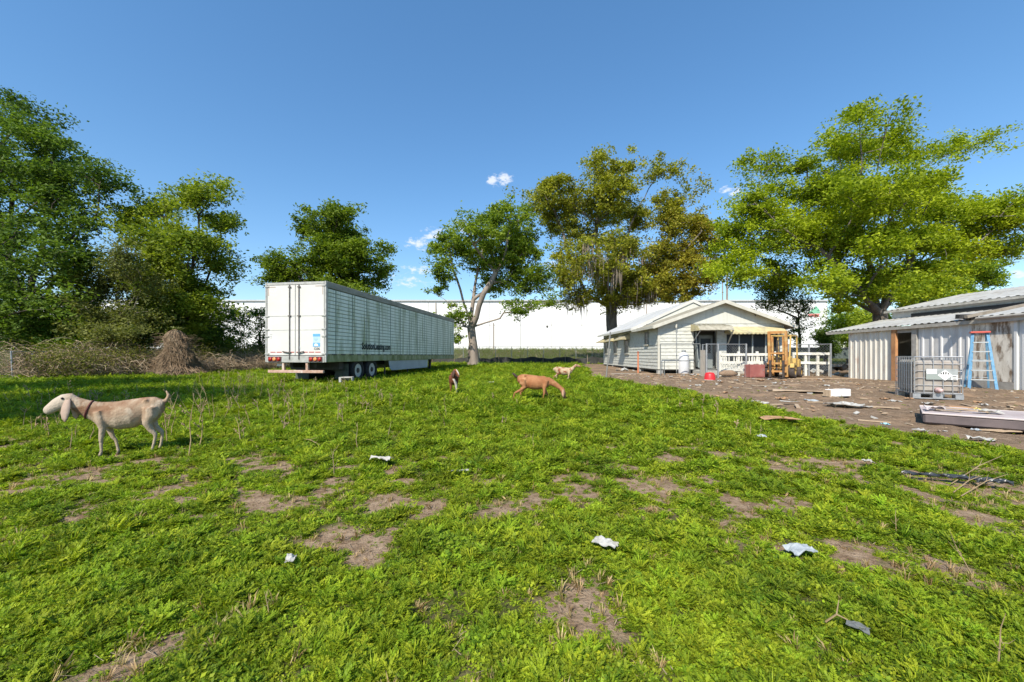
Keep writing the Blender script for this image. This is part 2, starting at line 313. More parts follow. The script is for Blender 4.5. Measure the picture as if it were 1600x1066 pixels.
def grass_clump(rnd, n, R_, H_):
    V = []; Fc = []; T = []
    for i in range(n):
        az = rnd.uniform(0, 6.283); r = R_*.35*rnd.random(); p = Vector((math.cos(az)*r, math.sin(az)*r, 0)); ln = H_*rnd.uniform(.6, 1.2); lean = rnd.uniform(.15, 1.0); w = rnd.uniform(.002, .004); sd = Vector((-math.sin(az), math.cos(az), 0))*w
        p1 = p+Vector((math.cos(az)*lean*ln*.3, math.sin(az)*lean*ln*.3, ln*.6)); p2 = p+Vector((math.cos(az)*lean*ln*.85, math.sin(az)*lean*ln*.85, ln*.85)); o = len(V)
        V += [tuple(a) for a in (p-sd, p+sd, p1+sd, p1-sd, p2)]; Fc += [(o, o+1, o+2, o+3), (o+3, o+2, o+4)]; T += [rnd.random()]*2
    return V, Fc, T
def weeds():
    rnd = random.Random(3)
    protos = [fern_clump(rnd, 17, .115, .075, 7) for _ in range(4)]+[fern_clump(rnd, 22, .145, .115, 8) for _ in range(2)]+[broad_clump(rnd, 170, .13, .06) for _ in range(2)]+[grass_clump(rnd, 26, .1, .13) for _ in range(2)]
    pts = []; rots = []; sc = []; ix = []
    def region(y0, y1, dens, smul, xlim):
        A = (xlim(y1)*2)*(y1-y0); n = int(A*dens); y = RNG.uniform(y0, y1, n); x = RNG.uniform(-1, 1, n)*xlim(y1)
        x = np.clip(x, -1.36*y-.8, 1.36*y+.8); jit = (np.abs(x) >= 1.36*y+.79); keep = ~jit & (x > -26) & (x < 22)
        c = cover(x, y); p = RNG.random(n); keep &= p < np.clip(.45+.6*ss(.1, .75, c), 0, 1)*(1-.96*ss(.3,.7,dirt_zone(x,y)))
        x, y, c = x[keep], y[keep], c[keep]; m = len(x); z = gz(x, y)
        s = smul*(.26+.86*np.clip(c, 0, 1.2)*RNG.uniform(.55, 1.35, m)); q = RNG.random(m)
        i = np.where(c < .62, np.where(q < .6, RNG.integers(6, 8, m), np.where(q < .7, RNG.integers(8, 10, m), RNG.integers(0, 4, m))), np.where(q < .58, RNG.integers(0, 4, m), np.where(q < .72, RNG.integers(4, 6, m), np.where(q < .94, RNG.integers(6, 8, m), RNG.integers(8, 10, m)))))
        pts.append(np.stack([x, y, z-.005], 1)); sc.append(s); ix.append(i); rots.append(np.stack([RNG.normal(0, .15, m), RNG.normal(0, .15, m), RNG.uniform(0, 6.283, m)], 1))
    w = lambda y: 1.36*y+.8
    region(1.1, 2.4, 800, .40, w); region(2.4, 4, 480, .52, w); region(4, 8, 230, .74, w); region(8, 15, 70, 1.15, w); region(15, 30, 34, 1.35, lambda y: min(26, w(y))); region(30, 43, 14, 1.7, lambda y: 26)
    pts, rots, sc, ix = map(np.concatenate, (pts, rots, sc, ix))
    # keep clumps out of the trailer's wheels, the goats' hooves stay visible anyway
    scatter('low_weeds', 'low feathery bright green weeds covering the field', 'weeds', protos, pts, rots, sc, ix, leafmat('weed_leaf', (.075, .135, .010), (.32, .415, .024), trans=.32, world_scale=1.7))
    n = 3600; y = 1.2+12*RNG.random(n)**1.2; x = RNG.uniform(-1.33, 1.33, n)*y; kp = (cover(x, y) < .95) & (dirt_zone(x, y) < .4); x, y = x[kp], y[kp]; n = len(x)
    scatter('dry_grass_tufts', 'small straw coloured dry grass tufts scattered among the green weeds', 'dry grass', [grass_clump(rnd, 16, .1, .10) for _ in range(3)], np.stack([x, y, gz(x, y)], 1), np.stack([RNG.normal(0, .3, n), RNG.normal(0, .3, n), RNG.uniform(0, 6, n)], 1), RNG.uniform(.3, .75, n), RNG.integers(0, 3, n), leafmat('dry_grass', (.20,.13,.05), (.50,.40,.20), trans=.2))
    # grass on the bank below the warehouse
    n = 9000; x = RNG.uniform(-60, 60, n); y = RNG.uniform(46, 77, n); pr = [grass_clump(rnd, 20, .5, .35) for _ in range(3)]
    scatter('bank_grass', 'mown green grass on the bank below the white warehouse', 'grass', pr, np.stack([x, y, gz(x, y)], 1), np.stack([np.zeros(n), np.zeros(n), RNG.uniform(0, 6, n)], 1), RNG.uniform(.7, 1.4, n), RNG.integers(0, 3, n), leafmat('bank_grass_leaf', (.07, .11, .02), (.16, .2, .04), trans=.25))
weeds()

def straw():
    rnd = random.Random(29); mb = MB()
    for i in range(9000):
        y = 1.1+6.5*rnd.random()**1.3; x = rnd.uniform(-1.36, 1.36)*y
        if float(cover(x, y)) > .55: continue
        z = float(gz(x, y))+.012; az = rnd.uniform(0, 6.28); l = rnd.uniform(.015, .07); d = Vector((math.cos(az), math.sin(az), rnd.uniform(-.1, .3)))*l; w = Vector((-math.sin(az), math.cos(az), 0))*rnd.uniform(.0008, .002); p = Vector((x, y, z))
        mb.add([p-w, p+w, p+d+w, p+d-w], [(0, 1, 2, 3)])
    tag(mb.build('dry_straw', M('dry_straw', (.42,.33,.21), (.20,.14,.085), scale=30, rough=.95)), 'bits of dry straw and dead leaf on the bare soil patches', 'straw', kind='stuff')
straw()
# ------------------------------------------------------------------ warehouse on the bank
WHITE = M('warehouse_panel', (.80,.80,.785), (.74,.74,.73), scale=.35, rough=.7, stretch=(1,1,.25))
GREYM = M('galvanised', (.42,.43,.44), (.30,.31,.32), scale=9, rough=.45, metal=.6)
DARKM = M('dark_metal', (.03,.03,.032), (.06,.055,.05), scale=12, rough=.6)
def warehouse():
    Y = 80; t = thing('warehouse', 'long white panelled warehouse with flat roof standing on the grass bank', 'warehouse', (0, Y, 2.2))
    x1 = 493/F*Y; w = 6.27; n = 26; h1 = 5.2; h2 = 10.1
    x0 = x1-n*w
    MB().prism([(x0+.1,.25,-1),(x1-.1,.25,-1),(x1-.1,.25,h2-.1),(x0+.1,.25,h2-.1)], (0,40,0)).build('wall_core', M('joint_grey', (.45,.45,.44)), t)
    p = MB().box((0,0,0), (w-.07,.22,h1+1.0-.05)); q = MB().box((0,0,0), (w-.07,.22,h2-h1-.05))
    a = p.build('wall_panel', WHITE, t, bevel=.02); b = q.build('wall_panel', WHITE, t, bevel=.02)
    for i in range(n):
        x = x0+w*(i+.5)
        for src, z in ((a, (h1-1)/2), (b, (h1+h2)/2)):
            o = src if i == 0 else inst(src, t); o.location = (x, .1, z)
    MB().box(((x0+x1)/2, 0, h2+.12), (n*w+.3, .6, .3)).build('roof_coping', M('coping', (.5,.51,.52), (.42,.43,.44), scale=2), t)
    for u in (771, 205/5+640, 440, 1010):
        x = (u-800)/F*Y; MB().box((x,-.12,3.0 if u == 771 else 7), (.16,.16,5.4 if u == 771 else 5.6)).build('downpipe', M('downpipe', (.33,.28,.24)), t)
    MB().lathe([(.22,0),(.22,.25),(0,.3)], 8, (855/F*0+(855-800)/F*Y+0,-.1,4.9), 'y').build('wall_lamp', DARKM, t)
    # emblem near the end of the wall: green peaked mark over a red band
    ex = (1272-800)/F*Y; ez = EYE+(555-489)/F*Y-2.2
    MB().prism([(ex-1.35,-.05,ez-.1),(ex+1.25,-.05,ez-.1),(ex+1.05,-.05,ez+.7),(ex+.35,-.05,ez+1.45),(ex-.2,-.05,ez+.75),(ex-.6,-.05,ez+.55)], (0,.04,0)).build('emblem_peak', M('emblem_green', (.22,.50,.33)), t)
    MB().prism([(ex-1.15,-.05,ez-.75),(ex+.9,-.05,ez-.85),(ex+1.15,-.05,ez-.2),(ex-1.2,-.05,ez-.2)], (0,.04,0)).build('emblem_band', M('emblem_red', (.62,.22,.19)), t)
warehouse()
# ------------------------------------------------------------------ trees
BARK = M('bark', (.10,.085,.07), (.22,.19,.165), scale=5, rough=.95, bump=.6, stretch=(1,1,.25))
BARK_D = M('dark_bark', (.045,.038,.03), (.11,.09,.07), scale=5, rough=.95, bump=.6, stretch=(1,1,.25))
BARK_P = M('pale_bark', (.20,.165,.135), (.36,.30,.25), scale=4, rough=.95, bump=.6, stretch=(1,1,.2), c3=(.10,.08,.065), s3=2)
def leaf_mesh(name, pos, size, mat, parent, tint, third=None, aspect=.5, droop=.0, up=.6):
    n = len(pos); d = RNG.normal(0, 1, (n, 3)); d[:, 2] = d[:, 2]*.6-droop; d /= np.linalg.norm(d, axis=1)[:, None]
    nr = RNG.normal(0, 1, (n, 3)); nr[:, 2] = np.abs(nr[:, 2])+up; s = np.cross(d, nr); s /= np.linalg.norm(s, axis=1)[:, None]+1e-9
    sz = (size*RNG.uniform(.6, 1.35, n))[:, None]
    v = np.stack([pos-d*sz*.5, pos+s*sz*aspect*.5-d*sz*.06, pos+d*sz*.5, pos-s*sz*aspect*.5-d*sz*.06], 1).reshape(-1, 3)
    me = bpy.data.meshes.new(name); me.vertices.add(4*n); me.vertices.foreach_set('co', v.ravel()); me.loops.add(4*n); me.loops.foreach_set('vertex_index', np.arange(4*n))
    me.polygons.add(n); me.polygons.foreach_set('loop_start', np.arange(n)*4); me.polygons.foreach_set('loop_total', np.full(n, 4)); me.update()
    for nm, a in (('tint', tint), ('third', third)):
        if a is not None: at = me.attributes.new(nm, 'FLOAT', 'FACE'); at.data.foreach_set('value', a.astype(np.float32))
    me.materials.append(mat); o = bpy.data.objects.new(name, me); C.objects.link(o); o.parent = parent; return o
def tree(name, label, base, Y, blobs, trunk, tr, ncl, nleaf, lsize, lmat, bark, crad=.8, cat='tree', group=None, third=None, depth=.85, moss=None, bare=.15, seed=1, minz=None, flat=.6, tip=.018, limbs=()):
    """base: ground point; blobs: crown lobes as (photo u, v, half width, half height) at distance Y; trunk: list of (u, v) the stem follows"""
    rnd = random.Random(seed); t = thing(name, label, cat, base, 0, group); B = Vector(base); k = Y/F
    path = [Vector((0,0,-.15))]
    for (u, v) in trunk: path.append(P(u, v, Y)-B)
    sh = .36*crad*F/Y; blobs = [(b[0], b[1], max(b[2]-sh, .42*b[2]), max(b[3]-sh*.75, .42*b[3])) for b in blobs]
    area = sum(b[2]*b[3] for b in blobs); cl = []; cx = sum(b[0]*b[2]*b[3] for b in blobs)/area
    wid = max(b[0]+b[2] for b in blobs)-min(b[0]-b[2] for b in blobs)
    for b in blobs:
        m = max(2, int(round(ncl*b[2]*b[3]/area)))
        off = rnd.uniform(-.45, .22)*wid*k*depth*max(.25, 1-abs(b[0]-cx)/(wid*.5))
        for _ in range(m):
            while True:
                q = Vector((rnd.uniform(-1, 1), rnd.uniform(-1, 1), rnd.uniform(-1, 1)))
                if q.length <= 1: break
            q = q.normalized()*q.length**.6
            c = P(b[0]+q.x*b[2], b[1]-q.z*b[3], Y+off+q.y*max(b[2], b[3])*k*depth)-B
            if c.z > .3: cl.append(c)
    # skeleton
    nodes = []; par = []; plen = []
    def addn(p, pa): nodes.append(Vector(p)); par.append(pa); plen.append(0 if pa < 0 else plen[pa]+(nodes[pa]-nodes[-1]).length); return len(nodes)-1
    last = -1
    for i, p in enumerate(path):
        if i == 0: last = addn(p, -1); continue
        a = nodes[last]; ns = max(1, int((p-a).length/1.2))
        for s in range(1, ns+1):
            f = s/ns; last = addn(a.lerp(p, f)+Vector((rnd.uniform(-.05, .05), rnd.uniform(-.05, .05), 0)), last)
    fork0 = max(1, int(len(nodes)*.7)); top = nodes[-1]; tt = last; cl.sort(key=lambda c: (c-top).length); tips = []
    for lb in limbs:
        lj = tt; dy = 0
        for (u, v, dd) in lb:
            a = nodes[lj]; p = P(u, v, Y+dd)-B; ns = max(1, int((p-a).length/1.0))
            for s in range(1, ns+1): f = s/ns; lj = addn(a.lerp(p, f)+Vector((rnd.uniform(-.12, .12), rnd.uniform(-.12, .12), rnd.uniform(-.05, .1))), lj)
    for c in cl:
        arr = np.array([tuple(n) for n in nodes[fork0:]]); d = np.linalg.norm(arr-np.array(c), axis=1); cost = d+.35*np.array(plen[fork0:])+1.2*np.maximum(0, arr[:, 2]-c.z)
        j = int(np.argmin(cost))+fork0; a = nodes[j]; dist = (c-a).length; ns = max(2, int(dist/.9)); pv = j; mid = a.lerp(c, .5)+Vector((rnd.uniform(-1, 1), rnd.uniform(-1, 1), rnd.uniform(-.2, 1)))*dist*.12
        for s in range(1, ns+1):
            f = s/ns; q = a*(1-f)**2+mid*2*f*(1-f)+c*f*f; pv = addn(q, pv)
        tips.append(pv)
    cnt = [0]*len(nodes)
    for q in tips:
        while q >= 0: cnt[q] += 1; q = par[q]
    mx = max(cnt); rad = [max(tip, tr*.85*(max(c, .6)/mx)**.56) for c in cnt]
    mb = MB(); hp = max(1e-3, path[1].z)
    for i in range(1, len(nodes)):
        p = par[i]; ra = min(rad[p], rad[i]*1.5) if p > 0 else rad[p]
        flare = lambda z: 1+.75*math.exp(-max(0, z)/.55)
        n = 9 if rad[i] > .15 else (6 if rad[i] > .05 else 4)
        a, b2 = nodes[p], nodes[i]; e = (b2-a)*.06
        mb.tube([a-e, b2+e], [ra*(flare(a.z) if p < fork0 and a.z < 2 else 1), rad[i]*(flare(b2.z) if i < fork0 and b2.z < 2 else 1)], n, cap=False)
    tk = mb.build('trunk', bark, t, smooth=True)
    # leaves gather round the twig ends in loose clumps
    pos = []; tint = []; th = []
    for c in cl:
        if rnd.random() < bare*.5: continue
        m = int(1.3*nleaf*rnd.uniform(.5, 1.4)); r = crad*rnd.uniform(.6, 1.25); sub = RNG.normal(0, 1, (5, 3))*np.array([.55, .55, .3])*r
        q = sub[RNG.integers(0, 5, m)]+RNG.normal(0, 1, (m, 3))*np.array([.27, .27, .30*flat])*r
        pos.append(q+np.array(c)); tint.append(np.clip(rnd.uniform(.2, .8)+RNG.normal(0, .22, m), 0, 1))
        if third: th.append(np.clip(third(c+B)+RNG.normal(0, .15, m), 0, 1))
    pos = np.concatenate(pos); tint = np.concatenate(tint); zz = (minz or .3)
    kp = pos[:, 2] > zz; cr = leaf_mesh('crown', pos[kp], lsize*.8, lmat, t, tint[kp], np.concatenate(th)[kp] if third else None)
    if moss:
        mb = MB(); tn = [nodes[i] for i in range(fork0, len(nodes)) if rad[i] < .12]
        for _ in range(moss[0]):
            p = rnd.choice(tn)
            if not moss[1](p+B): continue
            for q in range(rnd.randint(2, 6)):
                a = p+Vector((rnd.uniform(-.5, .5), rnd.uniform(-.5, .5), rnd.uniform(-.2, .1))); ln = rnd.uniform(.5, 2.4); w = rnd.uniform(.02, .06); az = rnd.uniform(0, 3.14); s = Vector((math.cos(az), math.sin(az), 0))*w; k1 = Vector((rnd.uniform(-.12, .12), rnd.uniform(-.12, .12), 0))
                mb.add([a-s*.5, a+s*.5, a+k1+s+Vector((0,0,-ln*.5)), a+k1-s+Vector((0,0,-ln*.5)), a+k1*.5+Vector((0,0,-ln))], [(0,1,2,3), (3,2,4)])
        o = mb.build('hanging_moss', M('hanging_moss', (.16,.125,.095), (.29,.245,.20), scale=3, rough=1), t); o['kind'] = 'stuff'
    return t
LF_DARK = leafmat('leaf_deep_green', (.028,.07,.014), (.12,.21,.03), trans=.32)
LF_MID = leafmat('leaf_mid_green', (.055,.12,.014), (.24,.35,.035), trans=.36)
LF_OAK = leafmat('leaf_bright_oak', (.085,.15,.010), (.31,.40,.022), trans=.38)
LF_OLIVE = leafmat('leaf_olive', (.11,.13,.018), (.37,.37,.045), third=(.28,.17,.03), trans=.33)
LF_CAMP = leafmat('leaf_fresh_green', (.09,.16,.018), (.34,.43,.05), trans=.4)
LF_PALE = leafmat('leaf_pale_olive', (.06,.085,.025), (.21,.24,.07), trans=.3)
gp = lambda u, Y, dz=0: on((u-800)/F*Y, Y, dz)
tree('broadleaf_tree', 'tall dark green tree at the left edge with dense deep green foliage', gp(30, 26), 26,
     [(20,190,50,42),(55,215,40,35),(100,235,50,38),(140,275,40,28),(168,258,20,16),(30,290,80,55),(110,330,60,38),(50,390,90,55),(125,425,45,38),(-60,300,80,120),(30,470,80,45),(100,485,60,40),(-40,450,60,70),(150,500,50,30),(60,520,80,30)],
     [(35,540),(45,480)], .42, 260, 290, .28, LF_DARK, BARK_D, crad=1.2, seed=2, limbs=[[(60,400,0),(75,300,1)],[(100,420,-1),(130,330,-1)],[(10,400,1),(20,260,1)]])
tree('broadleaf_tree', 'mid green tree with a bare-tipped branch reaching right, above the vine-covered mound', gp(285, 27), 27,
     [(300,305,36,20),(345,285,16,8),(330,300,10,8),(255,322,45,22),(210,345,35,22),(343,350,30,20),(365,345,12,12),(270,385,65,36),(340,400,30,30),(360,432,13,15),(255,440,60,38),(300,478,60,38),(235,495,50,32),(290,520,60,25)],
     [(283,530),(278,500)], .34, 215, 240, .27, LF_CAMP, BARK_D, crad=1.05, seed=3, limbs=[[(270,420,0),(262,340,0)],[(300,420,-1),(310,340,-.5),(340,290,0)],[(320,450,.5),(345,370,.5)]])
tree('understory_tree', 'pale olive scrubby tree between the dark tree and the mid green tree', gp(170, 23), 23,
     [(195,400,38,26),(165,445,40,30),(130,495,40,30),(205,495,42,26),(170,515,60,20),(225,450,30,25)], [(175,545),(180,500)], .12, 130, 150, .19, LF_PALE, BARK, crad=.8, seed=4, bare=.3)
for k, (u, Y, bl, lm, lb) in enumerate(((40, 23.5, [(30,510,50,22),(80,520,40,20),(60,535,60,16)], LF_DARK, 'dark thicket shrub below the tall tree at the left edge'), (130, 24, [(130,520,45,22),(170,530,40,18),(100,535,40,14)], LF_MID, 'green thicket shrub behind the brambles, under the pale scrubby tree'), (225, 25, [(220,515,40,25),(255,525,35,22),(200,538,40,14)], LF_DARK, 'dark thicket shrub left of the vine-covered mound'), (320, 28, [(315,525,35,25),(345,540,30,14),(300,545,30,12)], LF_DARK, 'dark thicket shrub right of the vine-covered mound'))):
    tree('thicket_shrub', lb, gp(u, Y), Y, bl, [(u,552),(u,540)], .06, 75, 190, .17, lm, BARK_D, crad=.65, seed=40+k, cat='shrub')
tree('sparse_tree', 'thin sparse dark shrubby tree in front of the white warehouse wall left of the trailer', gp(345, 29), 29,
     [(345,490,32,18),(328,520,30,20),(378,508,20,25),(365,540,30,14)], [(345,550),(345,520)], .1, 100, 80, .18, LF_DARK, BARK_D, crad=.7, seed=5, bare=.3)
tree('sparse_tree', 'dark leafy sapling partly hidden by the rear left corner of the trailer', gp(404, 31), 31,
     [(405,500,12,24),(402,538,15,18),(425,520,14,26)], [(406,550),(406,520)], .09, 44, 130, .19, LF_DARK, BARK_D, crad=.7, seed=6)
tree('broadleaf_tree', 'green rounded tree rising behind the trailer roof', gp(520, 40), 40,
     [(525,338,28,20),(520,360,34,22),(478,352,20,22),(556,370,11,14),(520,392,58,30),(445,410,32,22),(562,402,34,24),(603,394,14,12),(594,432,18,26),(510,430,78,24),(432,432,20,20),(520,475,70,35)],
     [(520,530),(520,470)], .5, 250, 270, .36, LF_MID, BARK_D, crad=1.25, seed=7, limbs=[[(518,420,0),(522,350,0)],[(480,430,-1),(460,410,-1)],[(560,430,1),(590,405,1)]])
tree('shade_tree', 'fresh green tree with pale stout forked trunk just right of the trailer nose', gp(740, 36), 36,
     [(790,330,30,16),(755,355,40,22),(820,360,28,33),(702,382,30,18),(690,420,20,24),(681,452,11,18),(750,402,48,28),(812,408,42,33),(842,442,20,24),(790,445,50,20),(712,490,20,28),(708,525,11,18),(822,482,36,13),(858,474,20,11),(688,392,18,14),(790,380,40,30)],
     [(739,535),(736,512)], .44, 215, 180, .32, LF_CAMP, BARK_P, crad=1.0, seed=8, bare=.2, limbs=[[(722,470,0),(708,420,0),(700,385,0)],[(740,470,1),(748,420,1),(760,360,1)],[(756,460,-1),(785,410,-1),(800,350,-1)],[(780,497,-.5)]])
tree('moss_draped_oak', 'towering olive and rust tinted oak draped with grey moss behind the house', gp(957, 44), 44,
     [(950,260,40,23),(965,300,42,33),(870,302,40,30),(900,340,58,38),(846,322,21,28),(978,350,38,38),(1025,266,13,22),(1060,268,20,10),(1040,320,24,28),(1092,294,20,10),(1070,350,42,33),(1103,372,30,30),(1040,400,48,33),(1090,422,35,30),(940,400,58,38),(888,420,28,38),(980,450,58,33),(1060,450,50,25),(900,466,25,24),(1120,400,20,30),(1010,440,50,30)],
     [(957,520),(955,480)], .72, 520, 220, .36, LF_OLIVE, BARK, crad=1.25, seed=9, third=lambda p: .45*float(ss(4, 17, p.x-2-.25*p.z))*float(1-ss(13, 22, p.z))+.05, moss=(800, lambda p: p.x < 15 and 4 < p.z < 13), bare=.25,
     limbs=[[(945,440,0),(930,370,0),(945,280,0)],[(970,430,1),(985,350,1),(1020,280,1)],[(1000,440,-1),(1050,370,-1),(1085,300,-1)],[(915,460,-1),(890,400,-1),(865,320,-1)]])
tree('live_oak', 'huge spreading bright yellow-green oak towering behind the metal shed', gp(1378, 28), 28,
     [(1345,180,30,16),(1305,200,18,14),(1385,180,18,12),(1320,225,40,20),(1400,215,28,16),(1355,240,60,26),(1190,255,34,18),(1175,280,14,18),(1250,258,24,18),(1435,240,32,16),(1500,232,38,13),(1546,216,14,11),(1280,292,78,33),(1370,302,68,33),(1458,280,38,18),(1440,310,50,24),(1330,330,60,30),(1190,322,45,28),(1222,362,58,38),(1152,372,33,33),(1300,362,58,33),(1380,382,48,28),(1150,420,43,28),(1222,428,48,26),(1290,402,40,24),(1470,332,58,28),(1540,342,53,33),(1592,322,28,40),(1500,382,68,28),(1420,372,48,28),(1402,430,48,28),(1582,388,28,24),(1350,440,50,24),(1478,420,38,24),(1318,472,28,18),(1440,450,40,20),(1360,455,34,16),(1300,440,36,20)],
     [(1377,520),(1374,492)], .50, 700, 240, .25, LF_OAK, BARK, crad=1.0, seed=10, bare=.2, limbs=[[(1360,440,0),(1350,370,0),(1340,290,0),(1345,220,0)],[(1400,450,-1),(1430,400,-1.5),(1480,350,-2),(1540,340,-2)],[(1340,450,-1.5),(1290,400,-2),(1230,360,-2),(1180,320,-2)],[(1385,430,2),(1390,340,2),(1420,270,2),(1500,235,1)],[(1420,440,2),(1460,390,3),(1520,370,3)],[(1330,470,1),(1260,430,2),(1180,400,2)]])
tree('broadleaf_tree', 'smaller blue-green tree behind the right side of the spreading oak, above the shed roof', gp(1490, 40), 40,
     [(1530,418,38,20),(1482,430,48,20),(1552,440,18,11),(1440,442,40,20),(1420,470,40,20),(1500,465,40,20)], [(1490,520),(1488,470)], .3, 130, 200, .32, LF_MID, BARK_D, crad=1.1, seed=12)
tree('sparse_tree', 'thin dark small tree beside the right end of the house roof', gp(1250, 32), 32,
     [(1222,455,36,20),(1212,474,28,18),(1252,480,18,25),(1245,506,14,14),(1238,522,18,10),(1200,440,20,14)], [(1250,525),(1246,490)], .12, 120, 70, .2, LF_DARK, BARK_D, crad=.7, seed=13, bare=.3)
tree('bush', 'sunlit green bush beyond the right end of the warehouse', gp(1325, 46), 46, [(1318,512,28,24),(1342,498,22,18),(1375,505,30,22),(1330,530,40,15)], [(1325,545),(1325,530)], .15, 90, 200, .32, LF_CAMP, BARK_D, crad=1.3, seed=14, cat='bush')
tree('bush', 'dark clipped rounded bush beside the shed eave', gp(1290, 26), 26, [(1291,526,13,14),(1294,543,14,12)], [(1290,548),(1290,540)], .08, 50, 150, .14, LF_DARK, BARK_D, crad=.4, seed=15, cat='bush')
# two trees stand outside the picture on the left; only their shade reaches the field
def offtree(x, y, label, seed):
    b = on(x, y); t = thing('shading_tree', label, 'tree', b); rnd = random.Random(seed); mb = MB(); mb.tube([(0,0,-.1),(.1,0,2.5),(0,.1,5)], [.3,.22,.15], 8); pos = []; 
    for i in range(60):
        d = Vector((rnd.gauss(0,1), rnd.gauss(0,1), rnd.gauss(0,.8))).normalized()*rnd.uniform(.5,1); c = Vector((d.x*3.4, d.y*3.0, 7+d.z*2.3)); mb.tube([(0,0,4.2+rnd.random()), c*.5+Vector((0,0,3)), c], [.09,.05,.02], 4, cap=False)
        pos.append(np.array(c)+RNG.normal(0, 1, (150, 3))*np.array([.55,.55,.35]))
    mb.build('trunk', BARK_D, t, smooth=True); pos = np.concatenate(pos); leaf_mesh('crown', pos, .24, LF_DARK, t, RNG.random(len(pos)))
offtree(-13.6, 3.2, 'leafy tree outside the left edge shading the grass behind the white goat', 1)
offtree(-19.5, 8.0, 'leafy tree outside the left edge shading the far left grass', 2)
